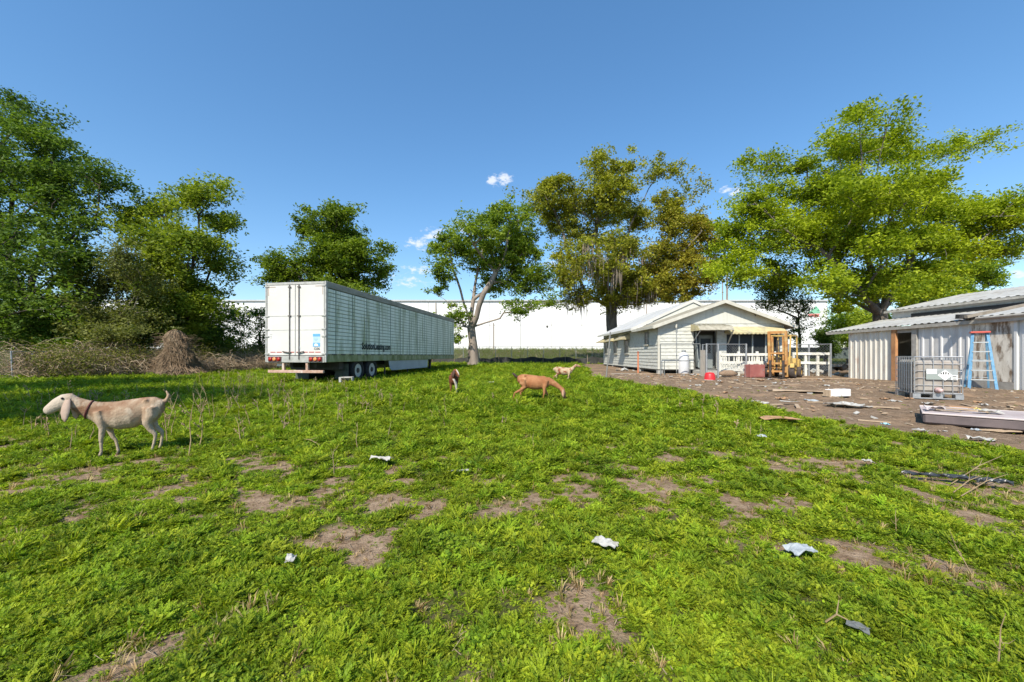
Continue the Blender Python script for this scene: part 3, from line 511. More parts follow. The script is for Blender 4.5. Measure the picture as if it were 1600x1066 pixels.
# ------------------------------------------------------------------ trailer
def trailer():
    a = math.atan2(.155, .988); rear = Vector((-8.344, 15.15, 0)); rear.z = float(gz(-8, 17))
    t = thing('semi_trailer', 'long white box semi-trailer with algae-streaked ribbed side parked on the grass', 'trailer', rear, -a)
    Lg, hw, zb, zt = 16.15, 1.3, .89, 3.99
    SIDE = M('trailer_side', (.82,.85,.78), (.70,.74,.67), scale=1.5, rough=.5, stretch=(2.5,2.5,.3), c3=(.26,.31,.15), s3=1.3, lim3=(.47,.70))
    RAIL = M('algae_rail', (.36,.37,.24), (.19,.22,.08), scale=3, rough=.6, stretch=(1,1,.5), c3=(.09,.12,.035), s3=1.5)
    DOOR = M('trailer_door', (.62,.615,.59), (.56,.555,.53), scale=1.2, rough=.5); TRIM = M('trailer_trim', (.50,.50,.48), (.36,.36,.34), scale=6, rough=.5, metal=.3)
    ROD = M('lock_rod', (.10,.09,.085), (.20,.18,.16), scale=10, rough=.5, metal=.5); RUST = M('rusty_pink_bar', (.52,.36,.29), (.34,.20,.14), scale=9, rough=.8, c3=(.62,.55,.5), s3=4)
    RUB = M('tyre_rubber', (.016,.016,.017), (.035,.033,.03), scale=14, rough=.85); RIM = M('rim_white', (.55,.55,.53), (.40,.38,.34), scale=8, rough=.5)
    # right side: long horizontal ribs, each a slat
    n = 17; z0, z1 = zb+.30, zt-.26; dz = (z1-z0)/n; src = None
    MB().box((hw-.04, Lg/2, (z0+z1)/2), (.04, Lg-.1, z1-z0)).build('side_wall', M('side_groove', (.24,.27,.22), (.34,.37,.31), scale=3), t)
    MB().box((-hw+.03, Lg/2, (z0+z1)/2), (.06, Lg-.1, z1-z0)).build('side_wall', SIDE, t)
    for i in range(n):
        if src is None: o = src = MB().box((0,0,0), (.028, Lg-.12, dz-.026)).build('side_slat', SIDE, t, bevel=.008)
        else: o = inst(src, t)
        o.location = (hw-.008, Lg/2, z0+dz*(i+.5))
    GRIME = M('side_post_grime', (.20,.25,.18), (.36,.41,.35), scale=2, stretch=(1,1,.4), rough=.6); src = None
    for i in range(14):
        if src is None: o = src = MB().box((0,0,0), (.012, .045, z1-z0)).build('side_post', GRIME, t)
        else: o = inst(src, t)
        o.location = (hw+.009, .55+i*1.17, (z0+z1)/2)
    for s in (1, -1):
        MB().box((s*(hw-.02), Lg/2, zb+.14), (.07, Lg, .28)).build('bottom_rail', RAIL, t, bevel=.012)
        MB().box((s*(hw-.02), Lg/2, zt-.12), (.075, Lg, .24)).build('top_rail', M('top_rail', (.34,.325,.29), (.22,.215,.18), scale=2, stretch=(1,1,3), rough=.6) if s == 1 else RAIL, t, bevel=.012)
    src = None
    for i in range(26):   # dark slots above the bottom rail
        if src is None: o = src = MB().box((0,0,0), (.01, .30, .045)).build('rail_slot', DARKM, t)
        else: o = inst(src, t)
        o.location = (hw+.018, .45+i*.6, zb+.295)
    MB().box((0, Lg/2, zt-.03), (2*hw-.12, Lg-.04, .05)).build('roof', TRIM, t)
    MB().box((0, Lg-.05, (zb+zt)/2), (2*hw-.12, .08, zt-zb-.1)).build('front_wall', DOOR, t)
    MB().box((0, Lg/2, zb+.1), (2*hw-.15, Lg-.2, .14)).build('floor', DARKM, t)
    # rear frame and doors
    f = MB()
    for s in (1, -1): f.box((s*(hw-.035), .0, (zb+zt)/2), (.075, .12, zt-zb))
    f.box((0, .0, zt-.06), (2*hw-.16, .12, .10)); f.box((0, .0, zb+.12), (2*hw-.16, .13, .26)); f.build('rear_frame', TRIM, t, bevel=.01)
    dz0, dz1 = zb+.27, zt-.12; dw = hw-.09
    for s in (-1, 1):
        d = MB().box((s*(dw/2+.005), -.025, (dz0+dz1)/2), (dw-.012, .06, dz1-dz0)).build('door', DOOR, t, bevel=.008)
        MB().box((s*(dw/2), -.058, dz0+(dz1-dz0)*.56), (dw-.05, .008, .02)).build('door_seam', TRIM, d); MB().box((s*(dw/2), -.058, dz0+(dz1-dz0)*.36), (dw-.05, .008, .016)).build('door_seam', TRIM, d)
        for q in (.02, .27, .37, .56, .985):
            MB().box((s*(hw-.09), -.07, dz0+(dz1-dz0)*q), (.17, .03, .05)).build('hinge', TRIM, d)
        x = s*.20
        MB().tube([(x-.03, -.085, dz0-.16), (x-.03, -.085, dz1+.02)], .017, 8).build('lock_rod', ROD, d)
        for q in (.04, .56, .97): MB().box((x-.03, -.075, dz0+(dz1-dz0)*q), (.12, .045, .045)).build('rod_bracket', ROD, d)
        MB().bar((x-.03, -.11, dz0+.10), (x-.03-s*.0+(.22 if s > 0 else -.28), -.10, dz0+.15), .03, .03).build('door_handle', ROD, d)
        MB().box((s*(dw*.82), -.058, dz1-.06), (.28, .008, .035)).build('reflective_strip', M('strip_grey', (.42,.36,.32)), d); MB().box((s*(dw-.05), -.058, dz1-.22), (.035, .008, .34)).build('reflective_strip', M('strip_grey', (.42,.36,.32)), d)
        for i in range(4):
            MB().box((s*(.15+i*.27), -.058, dz0+.12), (.22, .008, .032)).build('red_strip', M('strip_red', (.42,.07,.06)), d)
    BL = M('sticker_blue', (.12,.36,.62)); BL2 = M('sticker_pale_blue', (.42,.62,.80))
    st = MB().box((.90, -.06, 1.93), (.30, .006, .10)).build('sticker', BL, t); MB().box((.90, -.06, 1.76), (.30, .006, .22)).build('sticker', BL2, t); MB().box((.90, -.06, 1.56), (.30, .006, .14)).build('sticker', BL, t)
    for i in range(3): MB().box((.88, -.065, 1.82-i*.05), (.2-.04*i, .004, .014)).build('sticker_line', M('sticker_ink', (.2,.3,.45)), t)
    MB().prism([(.80,-.066,1.52),(.98,-.066,1.52),(.94,-.066,1.59),(.87,-.066,1.61),(.82,-.066,1.58)], (0,.004,0)).build('sticker_mark', M('sticker_white', (.75,.8,.85)), t)
    INK = M('ink', (.035,.04,.045)); text('1236', .13, (.78,-.062,1.37), (R(90),0,0), INK, t, 'number', bold=.002)
    MB().lathe([(.075,0),(.06,.004)], 14, (.17,-.062,1.45), 'y').build('sticker_ring', M('ring_grey', (.55,.57,.58)), t)
    for i in range(3): MB().box((-1.05, -.06, 1.98-i*.07), (.10-.02*i, .006, .03)).build('placard_line', M('placard_grey', (.5,.5,.52)), t)
    RED = M('lamp_red', (.42,.03,.02), (.30,.02,.015), scale=20, rough=.25); AMB = M('lamp_amber', (.75,.28,.10), rough=.25); BEZ = M('lamp_bezel', (.10,.03,.03), rough=.5)
    for s in (-1, 1):
        b = MB().box((s*.87, -.075, zb+.12), (.56, .03, .19)).build('lamp_bezel', BEZ, t)
        for i in (-1, 0, 1): MB().lathe([(.075,0),(.07,-.025),(.03,-.035),(0,-.036)], 14, (s*.87+i*.18, -.09, zb+.12), 'y').build('tail_light', AMB if i == 0 else RED, b, smooth=True)
    bp = MB().box((-.02, .0, .53), (2.36, .10, .11)).build('bumper', RUST, t, bevel=.01)
    for x in (-.55, .46): MB().box((x, .02, .74), (.09, .09, .32)).build('bumper_upright', RUST, bp)
    MB().box((-.72, .12, .78), (.42, .02, .09)).build('plate', M('plate', (.65,.66,.66)), t)
    # running gear
    sf = MB()
    for s in (-1, 1): sf.box((s*.52, 3.2, .78), (.12, 5.6, .22)); sf.box((s*.55, 2.9, .6), (.2, 2.6, .18))
    for y in (1.0, 2.3, 3.5, 4.6): sf.box((0, y, .74), (1.1, .12, .16))
    sf.build('suspension', DARKM, t); MB().box((0,1.25,.72),(2.2,.3,.3)).build('axle_box', DARKM, t)
    tyre = rim = None
    for y in (2.3, 3.5):
        MB().tube([(-1.0, y, .50), (1.0, y, .50)], .065, 8).build('axle', DARKM, t)
        for s in (-1, 1):
            for q in (1.12, .78):
                prof = [(.30,-.13),(.42,-.14),(.485,-.115),(.50,-.06),(.50,.06),(.485,.115),(.42,.14),(.30,.13)]
                w = MB().lathe(prof+[prof[0]], 30, (0,0,0), 'x').build('wheel', RUB, t, smooth=True) if tyre is None else inst(tyre, t)
                tyre = w; w.location = (s*q, y, .50)
                if q > 1:
                    r = MB().lathe([(.305,.10),(.30,.06),(.27,.02),(.15,.0),(.13,.07),(.10,.11),(0,.115)], 22, (0,0,0), 'x')
                    for k in range(10): th = k*math.pi/5; r.box((.035, .19*math.cos(th), .19*math.sin(th)), (.04,.03,.03))
                    rm = r.build('rim', RIM, w, smooth=False); rm.scale = (s, 1, 1); hb = MB().lathe([(.125,.0),(.125,.085),(.10,.125),(0,.13)], 16, (0,0,0), 'x').build('hub', DARKM, w); hb.scale = (s,1,1); dk = MB().lathe([(.20,.012),(.13,.03)], 20, (0,0,0), 'x').build('hub_grime', M('wheel_grime', (.13,.12,.10)), w); dk.scale = (s,1,1)
    for s in (-1, 1): MB().box((s*.92, 1.55, .48), (.62, .02, .66)).build('mud_flap', M('mud_flap', (.10,.12,.095), (.06,.07,.055), scale=5), t)
    sk = [(hw-.06, 5.1, zb), (hw-.06, 5.3, .45), (hw-.06, 5.5, .38), (hw-.06, 10.5, .38), (hw-.06, 10.6, zb)]
    MB().prism(sk, (.025,0,0)).build('side_skirt', M('skirt', (.40,.45,.49), (.32,.37,.41), scale=1.5, rough=.5), t); MB().prism([(-p[0]-.0, p[1], p[2]) for p in sk], (.025,0,0)).build('side_skirt', M('skirt_far', (.5,.56,.62)), t)
    for y in (4.85, 7.6): MB().box((hw-.12, y, .32), (.06,.06,.5)).build('skirt_brace', DARKM, t)
    lg = MB()
    for s in (-1, 1): lg.box((s*.85, 12.0, .55), (.14,.14,.8)); lg.box((s*.85, 12.0, .1), (.24,.26,.06)); lg.bar((s*.85, 12.0, .35), (s*.6, 13.0, .85), .06)
    lg.box((0,12.0,.6),(1.7,.06,.06)); lg.build('landing_gear', DARKM, t)
    text('SolutionLeasing.com', .42, (hw+.02, 2.45, 1.43), (R(90), 0, R(90)), M('side_ink', (.02,.03,.032)), t, 'lettering', sx=.80, bold=.012)
    MB().tube([(.9, 13.2, zt-.05), (.9, 13.2, zt+.5)], .02, 6).build('marker_stub', DARKM, t)
trailer()
# ------------------------------------------------------------------ house
def house():
    x0, x1, y0, y1, ym = 8.65, 16.1, 23.2, 37.0, 26.8; zf = .46; ov = .45
    zg = float(gz(12, 23)); t = thing('house', 'single-storey pale green clapboard house with metal awnings and low gable roof', 'house', (12.4, y0, zg)); O = Vector((12.4, y0, zg))
    CL = M('clapboard', (.57,.575,.52), (.50,.505,.455), scale=2.2, rough=.6, c3=(.38,.375,.325), s3=3.5, stretch=(1,1,2.2)); GAB = M('gable_panel', (.58,.58,.52), (.51,.51,.455), scale=2, stretch=(4,4,.3), rough=.65)
    ROOF = M('roof_dirty_beige', (.36,.335,.28), (.25,.235,.19), scale=2, rough=.8, stretch=(1,1,1), c3=(.26,.25,.20), s3=1.4); RW = M('roof_white_metal', (.46,.47,.48), (.38,.39,.40), scale=1, rough=.55)
    TRIMW = M('fascia_white', (.56,.545,.47), (.46,.44,.37), scale=3, rough=.6); AWN = M('awning_yellow', (.56,.49,.28), (.44,.38,.21), scale=5, rough=.6, c3=(.32,.29,.2), s3=2); AWT = M('awning_top', (.42,.39,.31), (.25,.23,.17), scale=4, rough=.8)
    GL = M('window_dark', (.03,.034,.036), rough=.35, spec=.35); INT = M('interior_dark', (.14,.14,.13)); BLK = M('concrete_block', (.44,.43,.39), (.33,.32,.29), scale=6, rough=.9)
    L = lambda x, y, z: Vector((x, y, z))-O
    zt = 3.16; xm = 12.4; zr = 4.5
    # openings in the gable wall
    ops = [(10.75, 12.15, .5, 2.72), (12.7, 15.85, .95, 2.62)]
    def segs(z):
        s = [(x0, x1)]
        for (a, b, c, d) in ops:
            if c < z < d:
                n = []
                for p, q in s:
                    if b <= p or a >= q: n.append((p, q)); continue
                    if a > p: n.append((p, a))
                    if b < q: n.append((b, q))
                s = n
        return s
    dz = .207; rows = int((zt-zf)/dz)
    core = MB()
    for i in range(rows+1):
        za, zb_ = zf+i*dz, min(zt, zf+(i+1)*dz)
        if zb_-za < .02: continue
        for a, b in segs((za+zb_)/2): core.box(L((a+b)/2, y0+.08, (za+zb_)/2), (b-a, .1, zb_-za))
    gw = core.build('gable_wall', CL, t)
    for i in range(rows):
        za = zf+i*dz
        for a, b in segs(za+dz/2):
            MB().prism([L(a, y0+.03, za), L(a, y0-.022, za-.004), L(a, y0+.008, za+dz), L(a, y0+.03, za+dz)], (b-a, 0, 0)).build('siding_board', CL, gw)
    lw = MB().box(L(x0+.08, (y0+.14+y1)/2, (zf+zt)/2), (.1, y1-y0-.14, zt-zf)).build('side_wall', CL, t)
    for i in range(rows):
        za = zf+i*dz; MB().prism([L(x0+.03, y0+.02, za), L(x0-.022, y0+.02, za-.004), L(x0+.008, y0+.02, za+dz), L(x0+.03, y0+.02, za+dz)], (0, y1-y0-.02, 0)).build('siding_board', CL, lw)
    MB().box(L(x1-.08, (y0+.14+y1)/2, (zf+zt)/2), (.1, y1-y0-.14, zt-zf)).build('side_wall', CL, t); MB().box(L((x0+x1)/2, y1, (zf+zt)/2), (x1-x0-.3, .1, zt-zf)).build('back_wall', CL, t)
    MB().box(L((x0+x1)/2, (y0+y1)/2+.1, zf-.04), (x1-x0-.1, y1-y0-.2, .1)).build('floor', INT, t)
    MB().prism([L(x0, y0-.02, zt-.0), L(x1, y0-.02, zt), L(xm, y0-.02, zt+(xm-x0)*.357)], (0, .12, 0)).build('gable_panel', GAB, t)
    MB().box(L(x0+.03, y0-.02, (zf+zt)/2), (.12, .05, zt-zf)).build('corner_board', TRIMW, t); MB().box(L(xm-.2, y0-.04, 3.98), (.62, .03, .3)).build('gable_vent', M('vent', (.66,.67,.58), (.5,.5,.42), scale=30, stretch=(.1,1,1)), t)
    MB().tube([L(14.3,y0-.03,3.75),L(14.33,y0-.1,3.72),L(14.36,y0-.1,3.6)], .025, 6).build('gable_hook', DARKM, t)
    # piers under the floor
    for x, y in [(x0+.15, y0+.1), (x0+.15, y0+3.4), (x0+.15, y0+7), (x0+.15, y0+10.5), (x0+2.4, y0+.1), (x0+5, y0+.1), (x1-.2, y0+.1)]:
        z = float(gz(x, y)); MB().box(L(x, y+.03, (z+zf)/2-.06), (.3, .24, zf-z+.02)).build('block_pier', BLK, t)
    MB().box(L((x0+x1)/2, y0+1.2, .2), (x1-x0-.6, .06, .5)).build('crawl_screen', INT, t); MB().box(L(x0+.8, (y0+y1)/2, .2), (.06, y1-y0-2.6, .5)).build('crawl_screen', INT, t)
    # roofs
    def roof(ya, yb, ze, zr, ov, mat, fas, th=.10):
        r = MB()
        for s in (-1, 1):
            xe = xm+s*((x1-x0)/2+ov); r.prism([L(xm, ya, zr), L(xe, ya, ze), L(xe, ya, ze-th), L(xm, ya, zr-th)], (0, yb-ya, 0))
        o = r.build('roof', mat, t)
        for s in (-1, 1):
            xe = xm+s*((x1-x0)/2+ov+.012); q = MB().prism([L(xm, ya-.03, zr+.03), L(xe, ya-.03, ze+.03), L(xe, ya-.03, ze-.17), L(xm, ya-.03, zr-.17)], (0, .028, 0)); q.build('rake_board', fas, o)
            MB().box(L(xe+s*.02, (ya+yb)/2, ze-.06), (.03, yb-ya, .16)).build('fascia', fas, o)
        for i in range(int((yb-ya)/.6)):
            for s in (-1, 1):
                xe = xm+s*((x1-x0)/2+ov); MB().bar(L(xm, ya+.3+i*.6, zr+.012), L(xe, ya+.3+i*.6, ze+.012), .04, .03).build('roof_rib', mat, o)
        return o
    roof(22.75, ym+.02, 3.0, 4.5, ov, ROOF, TRIMW); roof(ym, 37.3, 3.12, 5.08, ov+.05, RW, M('fascia_bright', (.60,.59,.54), (.52,.51,.47), scale=3))
    MB().prism([L(x0, ym+.05, zt-.05), L(x1, ym+.05, zt-.05), L(xm, ym+.05, 4.9)], (0,.1,0)).build('gable_panel', GAB, t)
    # windows on the long side with small awnings
    def awning_side(y, w, z, pr=.85, h=.42):
        q = MB().prism([L(x0-.02, y-w/2, z), L(x0-.25, y-w/2, z-.10), L(x0-pr, y-w/2, z-h), L(x0-pr, y-w/2, z-h-.05), L(x0-.02, y-w/2, z-.06)], (0, w, 0)).build('awning', AWN, t)
        for i in range(5): MB().bar(L(x0-.04, y-w/2+w*(i+.5)/5, z+.01), L(x0-pr, y-w/2+w*(i+.5)/5, z-h+.02), .05, .02).build('awning_rib', AWT, q)
        for s in (-1, 1): MB().prism([L(x0-.02, y+s*w/2, z-.02), L(x0-pr, y+s*w/2, z-h), L(x0-.02, y+s*w/2, z-h)], (0, s*.015, 0)).build('awning_side', AWN, q)
    def window(y, w, za, zb_):
        g = MB().box(L(x0-.028, y, (za+zb_)/2), (.03, w, zb_-za)).build('window', GL, t)
        f = MB()
        for s in (-1, 1): f.box(L(x0-.04, y+s*w/2, (za+zb_)/2), (.05, .07, zb_-za+.14)); f.box(L(x0-.04, y, (za+zb_)/2+s*(zb_-za)/2), (.048, w-.07, .07))
        f.box(L(x0-.035, y, (za+zb_)/2), (.045, w-.07, .045)); f.build('frame', M('window_frame', (.26,.27,.25), (.18,.19,.17), scale=8), g); MB().box(L(x0-.07, y, za-.06), (.1, w+.14, .05)).build('sill', TRIMW, g)
    for y in (29.4, 32.6, 35.8): awning_side(y, 1.45, 2.86); window(y, 1.0, 1.45, 2.5)
    window(25.1, .55, 2.0, 2.72)
    # door recess, dark behind
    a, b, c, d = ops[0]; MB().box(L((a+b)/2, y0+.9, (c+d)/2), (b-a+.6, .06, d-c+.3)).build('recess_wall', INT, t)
    dr = MB().box(L(a+.95, y0+.5, 1.5), (.85, .05, 2.0)).build('door', M('door_grey', (.24,.27,.26), (.18,.2,.2), scale=4), t); MB().box(L(a+.95, y0+.47, 1.85), (.6, .02, .9)).build('door_pane', GL, dr); MB().lathe([(.03,0),(.03,-.05)], 8, L(a+.6, y0+.47, 1.4), 'y').build('door_handle', GREYM, dr)
    MB().bar(L(a+.1, y0+.02, 2.7), L(a+.35, y0+.25, .6), .05, .3).build('recess_board', M('teal_grey_board', (.30,.34,.33), (.22,.25,.25), scale=4), t)
    MB().box(L((a+b)/2, y0-.45, .28), (1.5, .9, .22)).build('doorstep', BLK, t)
    # screened porch windows
    a, b, c, d = ops[1]; g = MB().box(L((a+b)/2, y0+.1, (c+d)/2), (b-a, .03, d-c)).build('porch_screen', GL, t)
    for i in range(5): MB().box(L(a+(b-a)*i/4, y0+.06, (c+d)/2), (.06, .06, d-c)).build('mullion', M('mullion', (.48,.50,.48)), g)
    MB().box(L((a+b)/2, y0-.02, c-.04), (b-a+.1, .1, .06)).build('sill', TRIMW, g)
    # front awnings: a hooded one over the door, a long one over the screens
    q = MB().prism([L(10.6,y0-.03,3.12),L(10.6,y0-.9,2.98),L(10.6,y0-1.12,2.72),L(10.6,y0-1.10,2.70),L(10.6,y0-.85,2.93),L(10.6,y0-.03,3.05)], (1.95,0,0)).build('door_awning', AWT, t)
    MB().prism([L(10.59,y0-.03,3.11),L(10.59,y0-.9,2.97),L(10.59,y0-1.12,2.70),L(10.59,y0-.03,2.70)], (-.02,0,0)).build('awning_side', AWN, q)
    for i in range(7): MB().bar(L(10.72+i*.28,y0-.05,3.13),L(10.72+i*.28,y0-.92,2.99),.05,.02).build('awning_rib', AWT, q)
    MB().bar(L(12.5,y0-1.08,2.7),L(12.75,y0-.06,1.95),.06,.04).build('awning_brace', TRIMW, q); MB().bar(L(10.65,y0-1.08,2.7),L(10.65,y0-.06,2.0),.04,.03).build('awning_brace', GREYM, q)
    q = MB().prism([L(12.6,y0-.03,2.98),L(12.6,y0-.62,2.62),L(12.6,y0-.62,2.54),L(12.6,y0-.03,2.9)], (3.35,0,0)).build('porch_awning', AWN, t)
    for i in range(14): MB().box(L(12.72+i*.24,y0-.625,2.54),(.12,.012,.07)).build('scallop', AWN, q)
    for s, x in ((-1,12.6),(1,15.95)): MB().prism([L(x,y0-.03,2.95),L(x,y0-.6,2.58),L(x,y0-.03,2.58)],(s*.015,0,0)).build('awning_side', AWN, q)
    MB().tube([L(9.65,y0-.25,float(gz(9.65,22.9))),L(9.63,y0-.25,2.9)], .022, 7).build('vent_pipe', M('pipe_grey', (.30,.31,.30)), t); MB().tube([L(9.63,y0-.25,2.9),L(9.63,y0-.25,3.15)], .05, 7).build('pipe_cap', TRIMW, t)
house()
# ------------------------------------------------------------------ metal shed
WX = lambda y: 14.7+.12*y
def wy(u): return 14.7/((u-800)/F-.12)
def shed():
    ya, yb = wy(1326), 7.0; ze = 2.52; O = Vector((WX(ya), ya, float(gz(WX(ya), ya)))); t = thing('metal_shed', 'weathered white corrugated metal shed with stepped tin roof and dark doorway', 'shed', O)
    d = Vector((WX(yb)-WX(ya), yb-ya, 0)).normalized(); nrm = Vector((d.y, -d.x, 0))   # nrm points to the field
    if nrm.x > 0: nrm = -nrm
    CREAM = M('shed_cream', (.74,.71,.635), (.62,.58,.50), scale=2.5, rough=.5, stretch=(1,1,.3), c3=(.42,.22,.11), s3=1.6, lim3=(.60,.74)); GREYW = M('shed_grey_white', (.68,.675,.66), (.57,.56,.54), scale=2.5, rough=.5, stretch=(1,1,.3), c3=(.38,.36,.34), s3=2, lim3=(.55,.75))
    PLY = M('weathered_plywood', (.80,.75,.66), (.62,.56,.47), scale=3.2, rough=.9, stretch=(1.6,1.6,.5), c3=(.22,.16,.11), s3=3.0, lim3=(.49,.62)); RUST = M('rusted_jamb', (.42,.19,.08), (.55,.30,.14), scale=6, rough=.9, c3=(.24,.10,.05), s3=3)
    TIN = M('tin_roof', (.50,.49,.46), (.39,.385,.36), scale=1.6, rough=.5, metal=.25, c3=(.30,.27,.23), s3=1.1); EAVE = M('eave_gutter', (.47,.44,.39), (.33,.31,.27), scale=5, rough=.6); POST = M('post_grey', (.42,.40,.36), (.29,.27,.24), scale=6, rough=.9)
    W = lambda u, z, out=0: Vector((WX(wy(u)), wy(u), 0))+nrm*out+Vector((0,0,z))-O
    def zb(u): y = wy(u); return float(gz(WX(y), y))-.02
    def sheet(name, u0, u1, mat, ribs, rib=.028, ztop=ze, par=None):
        a, b = W(u0, 0), W(u1, 0); L_ = (b-a).length; e = (b-a).normalized(); z0 = min(zb(u0), zb(u1))-O.z+0
        pts = [(0, 0)]; step = L_/ribs
        for i in range(ribs): c = step*(i+.5); pts += [(c-.06, 0), (c-.03, rib), (c+.03, rib), (c+.06, 0)]
        pts.append((L_, 0)); z0 = -O.z+min(zb(u0), zb(u1)); z1 = ztop-O.z
        poly = [Vector((a.x, a.y, 0))+e*s+nrm*o for s, o in pts]; back = [Vector((a.x, a.y, 0))+e*s-nrm*.05 for s, o in (pts[-1], pts[0])]; poly += back
        return MB().prism([p+Vector((0,0,z0)) for p in poly], (0,0,z1-z0)).build(name, mat, par or t)
    # left panel in narrow sheets, doorway, grey sheets, plywood, trim and a last sheet beyond the frame
    for a, b in ((1326,1349),(1349.3,1372),(1372.3,1396)): sheet('wall_sheet', a, b, CREAM, 3, rib=.03)
    MB().prism([W(1396.3,zb(1396),0),W(1403,zb(1403),0),W(1403,ze,0),W(1396.3,ze,0)], nrm*.10).build('door_jamb', RUST, t)
    MB().prism([W(1427,zb(1427),0),W(1434.5,zb(1434),0),W(1434.5,ze,0),W(1427,ze,0)], nrm*.07).build('door_jamb', POST, t)
    MB().prism([W(1403,2.25,0),W(1427,2.25,0),W(1427,ze,0),W(1403,ze,0)], nrm*.03).build('lintel', POST, t)
    for a, b in ((1435,1464),(1464.3,1493),(1493.3,1519.5)): sheet('wall_sheet', a, b, GREYW, 2, rib=.03)
    MB().prism([W(1520,.42,0),W(1587,.42,0),W(1587,ze,0),W(1520,ze,0)], nrm*.035).build('plywood_sheet', PLY, t); MB().prism([W(1520,zb(1520),0),W(1587,zb(1587),0),W(1587,.415,0),W(1520,.415,0)], nrm*.06).build('sill_beam', POST, t)
    MB().prism([W(1587.5,zb(1588),0),W(1592,zb(1592),0),W(1592,ze,0),W(1587.5,ze,0)], nrm*.06).build('trim_board', M('trim_white', (.68,.68,.66)), t)
    for a, b in ((1592.5,1640),(1640.5,1700),(1701,1790)): sheet('wall_sheet', a, b, GREYW, 3)
    ue = 800+F*WX(yb)/yb
    # dark room behind: floor back wall and ends
    xb = 20.4; MB().box(Vector((xb-.1, (ya+yb)/2, 1.6))-O, (.1, ya-yb, 3.6)).build('inner_wall', M('shed_inside', (.03,.03,.03)), t)  # near-black wall colour stands for the shade inside the doorway
    MB().box(Vector(((WX(ya)+xb)/2+.05, ya-.06, 1.3))-O, (xb-WX(ya)-.2, .08, 2.6)).build('end_wall', CREAM, t); MB().box(Vector(((WX(yb)+xb)/2+.1, yb, 1.3))-O, (xb-WX(yb)-.4, .08, 2.6)).build('end_wall', CREAM, t)
    # lower roof: ribbed tin sheets running up from the eave
    def tin(name, y_a, y_b, out, zl, xh, zh, par=t, ribs=3):
        """one sheet between y_a and y_b along the wall, from the eave (out past the wall) up to x = xh"""
        e0 = Vector((WX(y_a), y_a, zl))+nrm*out; e1 = Vector((WX(y_b), y_b, zl))+nrm*out; h0 = Vector((xh, y_a+.3, zh)); h1 = Vector((xh, y_b+.3, zh)); up = Vector((0,0,1)); pr = [(0,0)]
        for i in range(ribs): c = (i+.5)/ribs; pr += [(c-.10,0),(c-.05,.032),(c+.05,.032),(c+.10,0)]
        pr.append((1,0)); n = len(pr); V = []; Fc = []
        for s, o in pr: V += [e0.lerp(e1, s)+up*o-O, h0.lerp(h1, s)+up*o-O]
        for s, o in pr: V += [e0.lerp(e1, s)+up*(o-.008)-O, h0.lerp(h1, s)+up*(o-.008)-O]
        for i in range(n-1): Fc += [(2*i,2*i+2,2*i+3,2*i+1), (2*n+2*i,2*n+2*i+1,2*n+2*i+3,2*n+2*i+2), (2*i,2*n+2*i,2*n+2*i+2,2*i+2)]
        return MB().add(V, Fc).build(name, TIN, par)
    y = 21.3
    while y > yb-.5: tin('roof_sheet', y, y-.9, .15, ze+.03, xb, 3.22); y -= .91
    y = 13.6
    while y > yb-.5: tin('overlay_sheet', y, y-.9, .16, ze+.10, xb-.3, 3.42); y -= .91
    MB().box(Vector((17.6, 13.75, 2.98))-O, (3.4, .1, .10), (0, -.2, 0)).build('purlin', M('old_timber', (.30,.26,.21), (.2,.17,.13), scale=6), t)
    a = Vector((WX(21.3), 21.3, ze-.06))+nrm*.12-O; b = Vector((WX(yb-.5), yb-.5, ze-.06))+nrm*.12-O; MB().bar(a, b, .06, .13).build('eave_board', EAVE, t)
    a2 = Vector((WX(13.6), 13.6, ze+.05))+nrm*.18-O; b2 = Vector((WX(yb-.5), yb-.5, ze+.05))+nrm*.18-O; MB().tube([a2, b2], .05, 8).build('gutter', EAVE, t)
    MB().bar(Vector((WX(21.25), 21.25, ze-.03))+nrm*.2-O, Vector((xb, 21.5, 3.13))-O, .05, .1).build('rake_board', EAVE, t)
    # clerestory band and upper roof
    MB().box(Vector((xb+.03, (21.0+yb)/2, 3.42))-O, (.08, 21.0-yb, .52)).build('clerestory', GREYW, t)
    def tinu(y0, y1):
        e0 = Vector((xb-.28, y0, 3.66)); e1 = Vector((xb-.28, y1, 3.66)); h0 = Vector((24.2, y0, 4.55)); h1 = Vector((24.2, y1, 4.55)); pr = [(0,0)]; up = Vector((0,0,1))
        for i in range(3): c = (i+.5)/3; pr += [(c-.10,0),(c-.05,.032),(c+.05,.032),(c+.10,0)]
        pr.append((1,0)); n = len(pr); V = []; Fc = []
        for s, o in pr: V += [e0.lerp(e1, s)+up*o-O, h0.lerp(h1, s)+up*o-O]
        for s, o in pr: V += [e0.lerp(e1, s)+up*(o-.008)-O, h0.lerp(h1, s)+up*(o-.008)-O]
        for i in range(n-1): Fc += [(2*i,2*i+2,2*i+3,2*i+1), (2*n+2*i,2*n+2*i+1,2*n+2*i+3,2*n+2*i+2), (2*i,2*n+2*i,2*n+2*i+2,2*i+2)]
        MB().add(V, Fc).build('roof_sheet', TIN, t)
    y = 21.2
    while y > yb-.5: tinu(y, y-.9); y -= .91
    MB().bar(Vector((xb-.25, 21.2, 3.6))-O, Vector((xb-.25, yb-.4, 3.6))-O, .05, .1).build('eave_board', EAVE, t); MB().bar(Vector((xb-.25, 21.2, 3.6))-O, Vector((24.2, 21.2, 4.48))-O, .05, .1).build('rake_board', EAVE, t)
    MB().box(Vector((24.2, (21+yb)/2, 2.2))-O, (.1, 20.8-yb, 4.5)).build('back_wall', CREAM, t)
